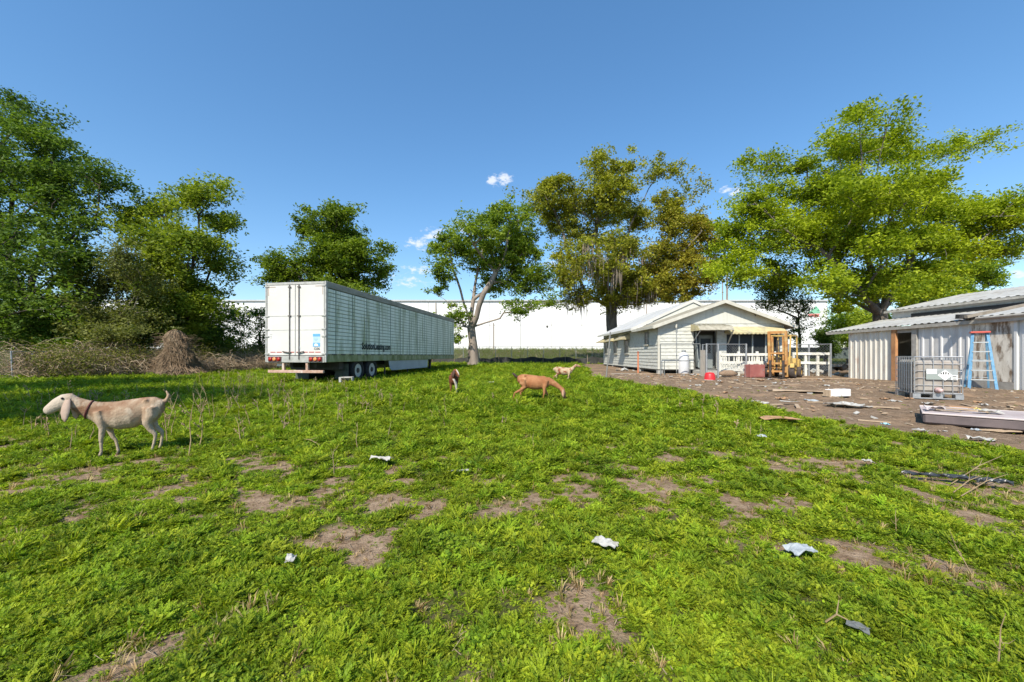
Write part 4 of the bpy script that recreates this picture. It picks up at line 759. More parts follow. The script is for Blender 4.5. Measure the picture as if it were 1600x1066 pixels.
    # junk lying on the roof edge
    p = Vector((WX(13.9), 13.9, ze+.12))+nrm*.1-O; MB().box(p, (.5,.24,.14), (0,.1,.4)).box(p+Vector((.15,.3,.06)), (.4,.2,.16), (.1,0,-.3)).build('roof_clutter', DARKM, t)
shed()
# ------------------------------------------------------------------ tote, ladder, forklift and yard things
def tote():
    p = G(1449, 621); t = thing('liquid_tote', 'caged plastic liquid tote with hazard labels on a pallet before the shed door', 'tote', p, R(-24)); w, d, h = .94, 1.0, 1.16
    # local: front faces -Y
    PL = M('tote_plastic', (.37,.345,.31), (.27,.24,.21), scale=3, rough=.4, stretch=(1,1,.5), c3=(.30,.24,.19), s3=2.2, coord='obj'); CG = M('cage_steel', (.52,.53,.54), (.40,.41,.42), scale=14, rough=.4, metal=.7)
    bt = MB(); n = 8; prof = [(.0,.19),(.03,.15),(.03,.90),(.06,1.02),(.18,1.07)]
    me = MB().box((0,0,.60), (w-.03, d-.03, .88)).build('bottle', PL, t, bevel=.07, smooth=False); MB().lathe([(.12,0),(.12,.05),(.0,.06)], 16, (0,0,1.03)).build('lid', M('tote_lid', (.12,.12,.12)), me)
    c = MB(); r = .011
    for z in (.16,.36,.55,.74,.93,1.12): c.tube([(-w/2,-d/2,z),(w/2,-d/2,z),(w/2,d/2,z),(-w/2,d/2,z),(-w/2,-d/2,z)], r if z < 1.1 else .016, 6)
    c.build('cage_hoops', CG, t)
    src = None
    def vb(x, y):
        nonlocal src
        if src is None: src = MB().tube([(0,0,.14),(0,0,1.12)], .010, 6).build('cage_bar', CG, t); o = src
        else: o = inst(src, t)
        o.location = (x, y, 0)
    for i in range(6): vb(-w/2+w*i/5, -d/2-.012); vb(-w/2+w*i/5, d/2+.012)
    for i in range(1, 8): vb(-w/2-.012, -d/2+d*i/8); vb(w/2+.012, -d/2+d*i/8)
    WL = M('label_white', (.78,.79,.78)); GL_ = M('label_grey_green', (.27,.31,.29)); BK = M('label_black', (.04,.04,.04)); y = -d/2-.03
    lp = MB().box((.06, y, .66), (.62, .008, .29)).build('label_plate', M('plate_steel', (.45,.47,.46), (.36,.38,.37), scale=8, rough=.4, metal=.4), t)
    MB().box((-.14, y-.008, .735), (.2, .006, .12)).build('label', WL, lp); MB().prism([(-.25,y-.009,.525),(.10,y-.009,.525),(.02,y-.009,.655),(-.25,y-.009,.655)], (0,.004,0)).build('label', GL_, lp)
    MB().prism([(.12,y-.012,.50),(.26,y-.012,.64),(.12,y-.012,.78),(-.02,y-.012,.64)], (0,.004,0)).build('hazard_diamond', WL, lp)
    for i in range(4): MB().prism([(.03+i*.045,y-.016,.66),(.055+i*.045,y-.016,.66),(.06+i*.045,y-.016,.70+.025*(i in (1,2))),(.035+i*.045,y-.016,.70+.025*(i in (1,2)))], (0,.003,0)).build('hazard_mark', BK, lp)
    for z in (.615, .545): MB().box((.30, y-.009, z), (.13,.006,.055)).build('label', WL, lp); MB().box((.30, y-.014, z), (.08,.003,.02)).build('label_print', BK, lp)
    MB().lathe([(.07,0),(.07,-.06),(.05,-.10),(.05,-.16),(0,-.165)], 14, (0,-d/2+.02,.24), 'y').build('outlet_valve', M('valve_red_white', (.62,.52,.50), (.45,.2,.18), scale=12), t, smooth=True)
    f = MB()
    for x in (-.42, .42): f.box((x, -d/2+.08, .07), (.16,.16,.13)); f.box((x, d/2-.08, .07), (.16,.16,.13))
    f.box((0,-d/2+.06,.145),(w,.1,.03)); f.box((0,d/2-.06,.145),(w,.1,.03)); f.box((0,-d/2+.06,.015),(w,.1,.03)); f.box((0,0,.145),(w,.9,.02)); f.box((0,-d/2+.08,.07),(.2,.16,.12)); f.build('pallet', CG, t)
tote()
def ladder():
    a, b = G(1519, 610), G(1551, 610); m = (a+b)/2; m = m*(12.75/m.y); back = Vector((m.x, m.y, 0)).normalized(); right = Vector((back.y, -back.x, 0)); ang = math.atan2(right.y, right.x)+R(8)
    z = float(gz(m.x, m.y)); t = thing('step_ladder', 'blue step ladder with red top standing before the peeling plywood wall', 'ladder', (m.x, m.y, z), ang)
    BLUE = M('ladder_blue', (.09,.24,.40), (.15,.32,.48), scale=9, rough=.5); AL = M('ladder_tread', (.58,.60,.60), (.45,.47,.47), scale=9, rough=.4, metal=.5); RD = M('ladder_red', (.58,.12,.09), (.48,.09,.07), scale=6, rough=.5)
    H = 1.84; hw = .29; tw = .16
    for s in (-1, 1):
        MB().bar((s*hw,-.05,0), (s*tw,.38,H), .075, .03).build('front_rail', BLUE, t, bevel=.004); MB().bar((s*(hw-.02),.98,0), (s*(tw-.02),.46,H), .05, .025).build('rear_rail', BLUE, t, bevel=.004)
        MB().bar((s*(hw-.06),.15,.8), (s*(hw-.06),.72,.8), .015, .015).build('spreader', AL, t)
    for i in range(1, 6):
        f = i/6; y = -.05+.43*f; w = hw+(tw-hw)*f; MB().box((0,y,H*f), (2*w-.03,.085,.035)).build('step', AL, t)
    for z_ in (.35,.95): f = z_/H; MB().bar((-(hw-.02)*(1-f*.4),.98-.52*f,z_),((hw-.02)*(1-f*.4),.98-.52*f,z_),.025,.02).build('rear_brace', AL, t)
    MB().box((0,.42,H+.03),(.44,.30,.06)).build('top_cap', RD, t, bevel=.012)
ladder()
def forklift():
    p = G(1224, 590); t = thing('forklift', 'old yellow forklift with rusty orange mast and overhead guard parked by the pens', 'forklift', p, R(0)); t.rotation_euler = (0,0,math.atan2(-.66,-.75)+R(90))
    # local: faces -Y
    YL = M('fork_yellow', (.56,.39,.12), (.46,.30,.085), scale=4, rough=.55, c3=(.30,.15,.06), s3=3, lim3=(.54,.7)); OR = M('mast_rust', (.50,.26,.085), (.36,.16,.05), scale=5, rough=.75, c3=(.52,.38,.16), s3=4); BK = M('greasy_black', (.03,.027,.025), (.075,.055,.045), scale=8, rough=.7); RB = M('fork_tyre', (.05,.04,.036), (.09,.07,.06), scale=9, rough=.9)
    for s in (-1, 1): MB().box((s*.36,-.95,1.22), (.12,.15,2.3), (R(4),0,0)).build('mast_rail', OR, t, bevel=.01); MB().box((s*.23,-.90,1.1), (.07,.1,2.0), (R(4),0,0)).build('inner_rail', OR, t)
    for z in (2.30,1.25,.55): MB().box((0,-.95+(1.22-z)*.07,z), (.62,.09,.13 if z > 2 else .08)).build('mast_crossbar', OR, t)
    MB().tube([(-.05,-.93,.3),(-.05,-.86,1.9)], .045, 8).build('lift_cylinder', BK, t); MB().tube([(.06,-.93,.3),(.06,-.88,1.7)], .02, 6).build('lift_chain', BK, t)
    c = MB()
    for z in (.35,.75): c.box((0,-1.08,z),(.85,.05,.09))
    c.build('fork_carriage', OR, t)
    for s in (-1, 1): MB().prism([(s*.28-.05,-1.1,.9),(s*.28-.05,-1.14,.9),(s*.28-.05,-1.14,.07),(s*.28-.05,-1.95,.05),(s*.28-.05,-1.95,.02),(s*.28-.05,-1.1,.03)], (.1,0,0)).build('fork', BK, t)
    MB().prism([(-.45,-.7,.42),(-.45,-.7,1.02),(-.45,-.3,1.12),(-.45,-.15,.78),(-.45,.35,.78),(-.45,.4,1.0),(-.45,.95,1.0),(-.45,1.15,.85),(-.45,1.15,.36)], (.9,0,0)).build('body', YL, t, bevel=.02)
    MB().box((0,.95,.62),(1.0,.5,.66)).build('counterweight', YL, t, bevel=.06); MB().box((0,.12,.87),(.5,.45,.14)).build('seat', BK, t, bevel=.03); MB().box((0,.36,1.12),(.48,.12,.42),(R(-8),0,0)).build('seat_back', BK, t, bevel=.03)
    MB().tube([(0,-.45,1.05),(0,-.25,1.3)], .025, 6).build('steering_column', BK, t); MB().lathe([(.17,-.015),(.19,0),(.17,.015),(.15,0),(.17,-.015)], 16, (0,-.22,1.32)).build('steering_wheel', BK, t)
    for s in (-1, 1):
        MB().bar((s*.42,-.62,1.0),(s*.42,-.42,2.15),.06,.06).build('guard_post', OR if s < 0 else YL, t); MB().bar((s*.42,.78,.98),(s*.42,.68,2.15),.06,.06).build('guard_post', YL, t); MB().bar((s*.42,-.45,2.17),(s*.42,.72,2.17),.06,.06).build('guard_rail', YL, t)
    for i in range(6): MB().bar((-.42,-.44+i*.22,2.17),(.42,-.44+i*.22,2.17),.035,.035).build('guard_bar', YL, t)
    for s in (-1, 1):
        for y, r, w in ((-.55,.36,.26),(.75,.28,.2)):
            wl = MB().lathe([(r*.55,-w/2),(r*.9,-w/2),(r,-w*.3),(r,w*.3),(r*.9,w/2),(r*.55,w/2),(r*.55,-w/2)], 22, (s*.53,y,r), 'x').build('wheel', RB, t, smooth=True); MB().lathe([(r*.55,.0),(r*.5,s*w*.42),(r*.2,s*w*.3),(0,s*w*.36)], 16, (s*.53,y,r), 'x').build('hub', YL, wl)
    MB().prism([(-.5,-.35,.40),(-.5,-.35,.75),(-.5,-.85,.75),(-.5,-.93,.55)], (-.16,0,0)).build('fender', BK, t); MB().prism([(.5,-.35,.40),(.5,-.35,.75),(.5,-.85,.75),(.5,-.93,.55)], (.16,0,0)).build('fender', YL, t)
forklift()
def mattress():
    a = Vector((7.40,7.05,0)); L_ = Vector((.735,-.678,0)).normalized(); Wd = Vector((.70,.715,0)).normalized(); z = float(gz(8.3,7.2)); t = thing('mattress', 'old mattress with grey-brown side and stained pinkish top lying in the dirt', 'mattress', (a.x,a.y,z))
    TOP = M('mattress_top', (.46,.40,.385), (.37,.31,.30), scale=3, rough=.9, c3=(.30,.22,.19), s3=5, lim3=(.6,.72)); SD = M('mattress_side', (.15,.12,.12), (.11,.09,.09), scale=5, rough=.95)
    ln, wd, h = 1.95, 1.4, .21; m = Matrix((L_, Wd, Vector((0,0,1)))).transposed()
    v = lambda x, y, q: m@Vector((x,y,q)); nx = 16; mb = MB(); bt = MB()
    MB().box(v(ln/2, wd/2, h/2-.012), (ln, wd, h-.03), m).build('side_panel', SD, t, bevel=.03)
    V = []; Fc = []; ny = 12
    for j in range(ny+1):
        for i in range(nx+1):
            V.append(v(.01+(ln-.02)*i/nx, .01+(wd-.02)*j/ny, h-.012+.02*(vnoise(i*.4, j*.4, 1, 5, 2)-.3)-(.02 if i in (0,nx) or j in (0,ny) else 0)))
    for j in range(ny):
        for i in range(nx): k = j*(nx+1)+i; Fc.append((k,k+1,k+nx+2,k+nx+1))
    mb.add(V, Fc).build('top_panel', TOP, t, smooth=True); e = MB(); e.tube([v(0,0,h-.02),v(ln,0,h-.02),v(ln,wd,h-.02),v(0,wd,h-.02),v(0,0,h-.02)], .014, 6).build('piping', M('piping', (.55,.48,.46)), t)
    return lambda x, y: Vector((a.x,a.y,z+h))+v(x,y,0)
MT = mattress()
WPAP = M('white_litter', (.46,.45,.42), (.30,.285,.25), scale=14, rough=.85); CARD = M('cardboard', (.42,.255,.14), (.33,.19,.10), scale=5, rough=.9); PLYB = M('tan_board', (.46,.35,.24), (.34,.25,.165), scale=5, rough=.9, stretch=(1,3,1)); OLDW = M('old_wood', (.34,.28,.21), (.22,.17,.12), scale=7, rough=.95, stretch=(3,1,1))
PLAS = M('clear_plastic_litter', (.42,.45,.46), (.28,.31,.33), scale=12, rough=.35); BLACKP = M('black_plastic', (.018,.022,.027), (.045,.05,.058), scale=9, rough=.35)
def crumple(name, label, cat, c, rx, ry, h, mat, rz=0, seed=0, n=9, th=.004, group=None, wav=1.0):
    """a thin crumpled sheet with real thickness: paper, bag, cardboard, tin"""
    rnd = random.Random(seed); V = []; Fc = []; s1 = rnd.random()*50
    for j in range(n+1):
        for i in range(n+1):
            x = (i/n-.5)*2; y = (j/n-.5)*2; q = 1-.22*vnoise(x*2+s1, y*2, 1.3, 6, 2)*(abs(x) > .7 or abs(y) > .7)
            V.append((x*rx*q, y*ry*q, h*float(vnoise(x*1.2*wav+s1, y*1.2*wav+seed, 1.1, 9, 3))))
    m = (n+1)**2; lo = min(v[2] for v in V); V = [(a,b,c_-lo+.004) for a,b,c_ in V]; V += [(a,b,c_-th) for a,b,c_ in V]
    for j in range(n):
        for i in range(n): k = j*(n+1)+i; Fc += [(k,k+1,k+n+2,k+n+1), (m+k,m+k+n+1,m+k+n+2,m+k+1)]
    bd = [i for i in range(n)]+[(n)+(n+1)*j for j in range(n)]+[(n+1)*n+n-i for i in range(n)]+[(n+1)*(n-j) for j in range(n)]
    for i in range(len(bd)): a, b = bd[i], bd[(i+1) % len(bd)]; Fc.append((a, m+a, m+b, b))
    o = MB().add(V, Fc).build(name, mat, None, loc=c, rot=(0,0,rz)); return tag(o, label, cat, group)
def litter():
    g = lambda u, v, h=.02: G(u, v)+Vector((0,0,h))
    crumple('cardboard_sheet', 'torn flat piece of tan cardboard lying on the green weeds', 'cardboard', g(1217,662,.06), .34,.17,.09, CARD, R(-12), 1)
    crumple('plastic_bag', 'crumpled white plastic scrap in the foreground weeds left of centre right', 'litter', g(945,864,.05), .085,.05,.07, WPAP, R(-35), 2); bpy.data.objects['plastic_bag']['label'] = 'crumpled white plastic scrap in the middle foreground weeds'
    crumple('plastic_bag', 'shiny clear plastic wrapper on bare soil in the right foreground', 'litter', g(1250,874,.05), .09,.055,.06, PLAS, R(10), 3)
    crumple('paper_scrap', 'small pale paper scrap in the left foreground weeds', 'litter', g(454,889,.05), .03,.05,.05, WPAP, R(20), 4)
    crumple('white_wrapper', 'long crumpled white wrapper among weeds left of centre', 'litter', g(596,729,.07), .15,.06,.09, WPAP, R(-25), 5)
    o = MB().bar((-.11,0,0),(.11,.01,.012),.02,.012).build('white_stick', WPAP, None, loc=g(716,745,.06)); tag(o, 'short white plastic stick lying in weeds near the centre', 'stick')
    crumple('paper_scrap', 'white paper scrap on the grass between the dark goat and the grazing goat', 'litter', g(767,602,.10), .13,.09,.08, WPAP, 0, 6)
    crumple('plastic_bag', 'small white plastic bag on the weeds right of the cardboard, further down', 'litter', g(1356,731,.06), .05,.04,.06, WPAP, 0, 7); bpy.data.objects['plastic_bag.002']['label'] = 'small white plastic scrap on weeds left of the black plastic strip'
    crumple('plastic_bag', 'pale clear plastic scrap on weeds just below the cardboard', 'litter', g(1189,689,.06), .07,.05,.07, PLAS, 0, 8)
    crumple('plastic_bag', 'pale blue plastic scrap on the weeds left of the mattress', 'litter', g(1383,670,.06), .06,.05,.06, M('blue_litter', (.30,.55,.66), rough=.4), 0, 9)
    crumple('bent_sheet', 'bent dirty white sheet lying on the dirt below the plywood', 'sheet', g(1318,637,.02), .33,.24,.17, WPAP, R(-8), 10, th=.012)
    crumple('bent_sheet', 'narrow white strip beside the bent white sheet on the dirt', 'sheet', g(1352,638,.02), .16,.06,.06, WPAP, R(10), 11)
    crumple('paper_scrap', 'long white scrap at the edge of the grass below the plywood', 'litter', g(1233,632,.05), .24,.06,.06, WPAP, R(-5), 12)
    crumple('paper_scrap', 'white scrap at the grass edge left of the dirt yard', 'litter', g(1180,632,.06), .15,.06,.06, WPAP, R(3), 13)
    crumple('plastic_bag', 'bluish plastic bag on the dirt between the plywood and the bent sheet', 'litter', g(1267,628,.02), .16,.10,.08, PLAS, 0, 14)
    crumple('paper_scrap', 'crumpled pale paper on the dirt left of the tote', 'litter', g(1398,629,.02), .14,.09,.09, WPAP, 0, 15)
    crumple('fallen_board_scrap', 'broken tan board scrap on the dirt in front of the mattress', 'board', g(1560,675,.02), .28,.05,.03, PLYB, R(-20), 16, th=.02)
    crumple('paper_scrap', 'grey plastic scrap on the dirt below the mattress', 'litter', g(1525,675,.02), .06,.045,.05, PLAS, 0, 17)
    # long black plastic strip with dead stalks over it
    for i, (u, v, r, h, lb) in enumerate(((1440,751,.16,.05,'left end of torn black plastic strip half buried in weeds'),(1500,757,.17,.07,'middle piece of torn black plastic strip half buried in weeds'),(1551,765,.14,.10,'right raised piece of torn black plastic strip in weeds'))):
        crumple('black_plastic_strip', lb, 'plastic strip', g(u,v,.05), r,.045,h, BLACKP, R(-22), 20+i, group='torn black plastic strips', wav=2.6, n=14)
    o = crumple('grey_slate_scrap', 'small dark grey scrap standing in the lower right weeds', 'litter', g(1340,993,.03), .045,.025,.05, M('slate_grey', (.12,.13,.13)), R(-40), 25)
    # boards on the dirt
    p = g(1309,620,.0); b = thing('foam_block', 'long white foam-like block lying on the dirt beside the plywood', 'block', p, R(14)); MB().box((0,0,.11),(.72,.18,.20)).build('block_body', M('foam_white', (.78,.77,.76), (.70,.69,.68), scale=7), b, bevel=.012); MB().box((-.385,0,.11),(.05,.17,.18)).build('end_board', PLYB, b)
    def board(u, v, l, w, mat, rz, label, h=.03, tilt=0):
        p = g(u, v, h); t_ = MB().box((0,0,0),(l,w,.022),(0,tilt,0)).build('loose_board', mat, None, loc=p, rot=(0,0,rz), bevel=.003); tag(t_, label, 'board'); return t_
    crumple('plywood_sheet', 'warped brown plywood sheet lying left of the white block', 'plywood', g(1246,613,.02), .85,.34,.16, PLYB, R(-14), 30, th=.015, wav=.5)
    board(1195,604,.9,.12,OLDW,R(-8),'pale loose board lying left of the warped plywood'); board(1237,602,1.0,.1,PLYB,R(25),'loose board lying behind the warped plywood'); board(1285,593,3.4,.14,PLYB,R(3),'long tan plank lying in front of the forklift and rubble'); board(975,585,1.5,.1,WPAP,R(2),'whitish plank on the ground before the house corner'); board(985,589,2.0,.09,OLDW,R(-4),'weathered grey plank on the dirt in front of the house'); board(1050,585,4.2,.11,PLYB,R(-1),'long tan timber lying along the house front')
    board(930,584,.8,.14,PLYB,R(4),'short tan board in the dry grass right of the spotted goat')
    # things dumped on the mattress
    for i, (x, y, l, w, mat, rz, lb) in enumerate(((.32,.35,.34,.05,OLDW,20,'brown stick lying on the near end of the mattress'),(.55,.45,.5,.07,PLYB,-5,'tan board scrap on the mattress'),(.5,.75,.4,.10,CARD,30,'brown cardboard scrap on the mattress'))):
        o = MB().box((0,0,0),(l,w,.02)).build('wood_scrap', mat, None, loc=MT(x,y)+Vector((0,0,.025+.02*i)), rot=(0,.05,R(rz-43))); tag(o, lb, 'scrap')
    crumple('rag', 'crumpled pinkish white rag on the left end of the mattress', 'rag', MT(.16,.5)+Vector((0,0,.01)), .13,.2,.12, M('rag', (.62,.56,.55), (.5,.44,.43), scale=8), R(-40), 33, th=.01)
    crumple('broken_white_board', 'broken white panel resting on the middle of the mattress', 'panel', MT(.82,.5)+Vector((0,0,.01)), .17,.11,.13, WPAP, R(-30), 34, th=.01); crumple('yellow_scrap', 'yellow scrap on the far side of the mattress', 'litter', MT(.7,1.0)+Vector((0,0,.01)), .08,.06,.06, M('yellow_litter', (.60,.52,.16)), 0, 35)
    # drum-red ball, white plastic box by the trailer, red cabinet, tank
    p = g(1109,594,.0); b = thing('red_bucket', 'bright red overturned bucket on the dirt before the pen gate', 'bucket', p); MB().lathe([(.25,0),(.245,.03),(.22,.25),(.17,.34),(0,.36)], 20).build('bucket_body', M('bucket_red', (.62,.03,.035), (.52,.025,.03), scale=5, rough=.4), b, smooth=True); MB().tube([(-.26,0,.05),(-.3,-.08,.02),(0,-.3,.015),(.3,-.08,.02),(.26,0,.05)], .008, 5).build('bail', GREYM, b)
    p = g(541,600,.0); b = thing('plastic_crate', 'small white open plastic crate in the grass beside the trailer wheels', 'crate', p, R(10)); f = MB(); f.box((-.2,0,.14),(.10,.3,.28)); f.box((.05,0,.26),(.42,.3,.05)); f.box((.24,0,.18),(.05,.28,.16)); f.box((.02,.13,.13),(.4,.03,.24)); f.box((0,0,.02),(.44,.3,.03)); f.build('crate_body', WPAP, b, bevel=.01); MB().box((-.2,-.155,.14),(.06,.01,.16)).build('crate_slot', M('crate_shade', (.45,.46,.46)), b)
    p = G(1179,590); b = thing('red_cabinet', 'faded red-brown metal cabinet between the pen gate and the forklift', 'cabinet', p, R(8)); RC = M('cabinet_red', (.33,.115,.10), (.26,.085,.075), scale=4, rough=.6, c3=(.40,.2,.17), s3=2); MB().box((0,0,.34),(.82,.45,.66)).build('cabinet_body', RC, b, bevel=.015); MB().box((0,-.232,.34),(.74,.015,.58)).build('door', RC, b, bevel=.004); MB().box((.3,-.245,.4),(.02,.02,.12)).build('handle', GREYM, b)
    p = G(1068,585); b = thing('gas_tank', 'upright pale grey gas cylinder tank against the house gable', 'gas tank', p); MB().lathe([(.24,0),(.29,.05),(.30,.1),(.30,1.05),(.27,1.18),(.18,1.28),(.06,1.32),(0,1.32)], 24).build('tank_shell', M('tank_grey', (.60,.61,.63), (.52,.53,.55), scale=3, rough=.4), b, smooth=True); MB().lathe([(.13,1.29),(.13,1.42),(.11,1.42),(.11,1.29)], 16).build('valve_collar', GREYM, b); MB().lathe([(.26,-.02),(.26,.06)], 20).build('foot_ring', GREYM, b)
    p = G(997,583); b = thing('orange_post', 'slim orange marker post standing by the house side wall', 'post', p); OR = M('marker_orange', (.62,.22,.10), (.5,.17,.08), scale=8); MB().tube([(0,0,-.1),(0,0,1.25)], .045, 10).build('post_body', OR, b); MB().tube([(0,0,1.25),(0,0,1.36)], .06, 10).build('post_cap', M('marker_cap', (.30,.10,.06)), b)
    # pipe frames leaning on the gable wall
    for (u0, u1, v0, v1, lb) in ((1032,1094,537.5,580,'tall thin dark pipe frame standing before the gable wall'),(1038,1078,564,582,'low thin dark pipe frame before the gable wall')):
        Y = 22.3; a = P(u0,v1,Y); zg = float(gz(a.x,Y)); a.z = zg; b = thing('pipe_frame', lb, 'frame', a); w = (u1-u0)/F*Y; h = EYE+(555-v0)/F*Y-zg
        for x in (0, w): MB().tube([(x,0,-.05),(x,0,h)], .025, 6).build('upright', M('pipe_dark', (.16,.17,.165)), b)
        MB().tube([(0,0,h),(w,0,h)], .025, 6).build('crossbar', M('pipe_dark', (.16,.17,.165)), b)
    for (u, v, h, lb, dark) in ((947,590,2.35,'thin leaning pole in front of the far end of the house side wall',1),):
        p = G(u, v); b = MB().tube([(0,0,-.1),(.22,0,h)], .035, 7).build('leaning_pole', M('pole_grey', (.20,.20,.185)), None, loc=p); tag(b, lb, 'pole')
    for u, top in ((1129,432),(1136,425)):
        Y = 55; x = (u-800)/F*Y; z0 = float(gz(x,Y)); b = thing('utility_pole', ('thin left utility pole rising behind the house ridge','thicker right utility pole rising behind the house ridge')[u == 1136], 'utility pole', (x,Y,z0)); h = EYE+(555-top)/F*Y-z0; MB().tube([(0,0,-.3),(0,0,h)], [.17,.12] if u == 1136 else [.09,.07], 9).build('pole_shaft', M('pole_wood', (.34,.30,.26), (.25,.22,.19), scale=4), b); MB().box((0,0,h-.4),(1.2,.1,.1)).build('crossarm', M('pole_arm', (.3,.27,.24)), b)
litter()
def scraps():
    rnd = random.Random(77); n = 0; mbs = [MB(), MB(), MB()]
    while n < 150:
        y = 5.6+17*rnd.random()**1.4; x = rnd.uniform(4.5, 15)
        if float(dirt_zone(x, y)) < .8 or x/y > 1.28 or (7 < x < 10 and 5 < y < 8.6): continue
        k = rnd.choice((0,0,1,1,1,2)); s = rnd.uniform(.04,.14); p = on(x,y,.012); az = rnd.uniform(0,3.1)
        if k == 1: mbs[1].box(p+Vector((0,0,.01)), (s*rnd.uniform(2,6),rnd.uniform(.03,.08),.02), (rnd.uniform(-.1,.1),rnd.uniform(-.08,.08),az))
        else:
            V = []; m = 5; ro = Matrix.Rotation(az, 3, 'Z')
            for jj in range(m):
                for ii in range(m): V.append(p+ro@Vector(((ii/2-1)*s, (jj/2-1)*s*.7, s*.5*rnd.random())))
            mbs[k].add(V, [(jj*m+ii, jj*m+ii+1, jj*m+ii+m+1, jj*m+ii+m) for jj in range(m-1) for ii in range(m-1)])
        n += 1
    for mb, nm, mt, lb in zip(mbs, ('pale_litter','wood_offcuts','cardboard_litter'), (WPAP, PLYB, CARD), ('small pale crumpled litter strewn over the dirt yard','small wooden offcuts strewn over the dirt yard','small brown cardboard bits strewn over the dirt yard')): tag(mb.build(nm, mt), lb, 'litter', kind='stuff')
scraps()
def heap(name, label, c, rx, ry, n, mats, seed, smax=.3):
    rnd = random.Random(seed); t = thing(name, label, 'debris pile', c)
    for i in range(n):
        x, y = rnd.gauss(0,.45)*rx, rnd.gauss(0,.45)*ry; s = rnd.uniform(.3,1)*smax; k = max(0, 1-math.hypot(x/rx, y/ry)); z = float(gz(c.x+x,c.y+y))-c.z+.2*k*smax*2
        MB().box((x,y,z+s*.12),(s,s*rnd.uniform(.3,.8),s*rnd.uniform(.08,.4)),(rnd.uniform(-.5,.5),rnd.uniform(-.5,.5),rnd.uniform(0,3.1)),taper=rnd.uniform(.7,1)).build('chunk', rnd.choice(mats), t, bevel=.004)
HM = [WPAP, PLYB, OLDW, CARD, PLAS, M('rubble_grey', (.42,.40,.37), (.3,.28,.26), scale=6)]
heap('debris_pile', 'pale broken boards and rubble heaped between the forklift and the shed', G(1345,588), 1.3,.9, 26, HM, 1, .5); heap('debris_pile', 'small pile of bottles and scraps beside the gas tank', G(1092,587), .5,.4, 22, HM, 2, .2); heap('debris_pile', 'scattered rubble at the house side wall base', G(970,580), .9,.6, 14, HM, 3, .35); heap('debris_pile', 'broken white slabs piled behind the white rail fence', G(1275,584), .9,.5, 16, [WPAP, HM[5], PLAS], 4, .5)
def chips():
    rnd = random.Random(5); mbs = {0: MB(), 1: MB(), 2: MB()}
    for i in range(1300):
        y = rnd.uniform(5.0, 24); x = rnd.uniform(4, 17)
        if float(dirt_zone(x, y)) < .6 or x > WX(y)-.1: continue
        s = rnd.uniform(.008, .045)*(1 if rnd.random() < .9 else 1.8); mbs[rnd.choice((0,0,0,0,0,1,1,1,1,2))].box((x,y,float(gz(x,y))+.015),(s*rnd.uniform(1,2.6),s,s*.35),(rnd.uniform(-.4,.4),rnd.uniform(-.4,.4),rnd.uniform(0,3)))
    for k, (nm, mt, lb) in enumerate((('litter_chips', OLDW, 'brown wood chips and twigs strewn over the dirt yard'),('pale_chips', PLYB, 'tan splinters strewn over the dirt yard'),('white_chips', WPAP, 'tiny white litter bits strewn over the dirt yard'))): tag(mbs[k].build(nm, mt), lb, 'litter', kind='stuff')
chips()
# ------------------------------------------------------------------ fences and pens
WIRE = M('fence_wire', (.36,.37,.37), (.28,.29,.29), scale=20, rough=.5, metal=.5)
def mesh_wire(mb, a, b, h0, h1, sp=.16, r=.0032):
    """diamond wire between posts a and b (ground points), as thin bars"""
    a = Vector(a); b = Vector(b); L_ = (b-a).length; n = int(L_/sp); H = h1-h0; e = (b-a)/L_; k = H/1.0
    for i in range(-int(H/sp), n+1):
        for s in (1, -1):
            x0, x1 = i*sp, i*sp+H; z0, z1 = h0, h1
            if s < 0: z0, z1 = h1, h0
            if x0 < 0: z0 += (0-x0)/H*(z1-z0); x0 = 0
            if x1 > L_: z1 -= (x1-L_)/H*(z1-z0); x1 = L_
            if x1-x0 < .02: continue
            p, q = a+e*x0+Vector((0,0,z0)), a+e*x1+Vector((0,0,z1)); w = Vector((0,0,r)); mb.add([p-w,q-w,q+w,p+w],[(0,1,2,3)])
def chain(name, label, pts, h, lean=0, sp=.16, rail=True, r=.0032, pr=.03):
    O = Vector(pts[0]); t = thing(name, label, 'fence', O); loc = [Vector(p)-O for p in pts]; mb = MB()
    for i, p in enumerate(loc): MB().tube([p+Vector((0,0,-.1)), p+Vector((lean*h,0,h+.03))], pr, 8).build('post', GREYM, t)
    for a, b in zip(loc, loc[1:]):
        mesh_wire(mb, a, b, .04, h, sp, r)
        if rail: MB().tube([a+Vector((0,0,h)), b+Vector((0,0,h))], .02, 6).build('top_rail', GREYM, t)
    o = mb.build('wire_mesh', WIRE, t); o['kind'] = 'stuff'; return t
gp2 = lambda u, Y: on((u-800)/F*Y, Y)
chain('chain_link_fence', 'chain-link fence with thin posts along the far edge of the field', [on(x, 45) for x in np.arange(-13, 11.5, 1.85)], 1.95, sp=.25, r=.006)
def silt():
    pts = [on(-9+i*.5, 44.2+.05*math.sin(i)) for i in range(41)]; O = pts[0]; t = thing('silt_fence', 'low black fabric silt fence running along the bottom of the far fence', 'fence', O); V = []; Fc = []
    for i, p in enumerate(pts):
        h = .68+.10*math.sin(i*.9)+.05*math.sin(i*2.3); q = p-O; V += [q+Vector((0,0,-.05)), q+Vector((0,.04*math.sin(i*1.7),h)), q+Vector((0,.03,-.05)), q+Vector((0,.03+.04*math.sin(i*1.7),h))]
    for i in range(len(pts)-1): k = 4*i; Fc += [(k,k+4,k+5,k+1),(k+2,k+3,k+7,k+6),(k+1,k+5,k+7,k+3)]
    MB().add(V, Fc).build('fabric', M('silt_fabric', (.022,.024,.024), (.06,.06,.055), scale=2, rough=.8), t)
    for i in range(0, 41, 5): MB().box(pts[i]-O+Vector((0,-.05,.5)), (.05,.04,1.15)).build('stake', OLDW, t)
silt()
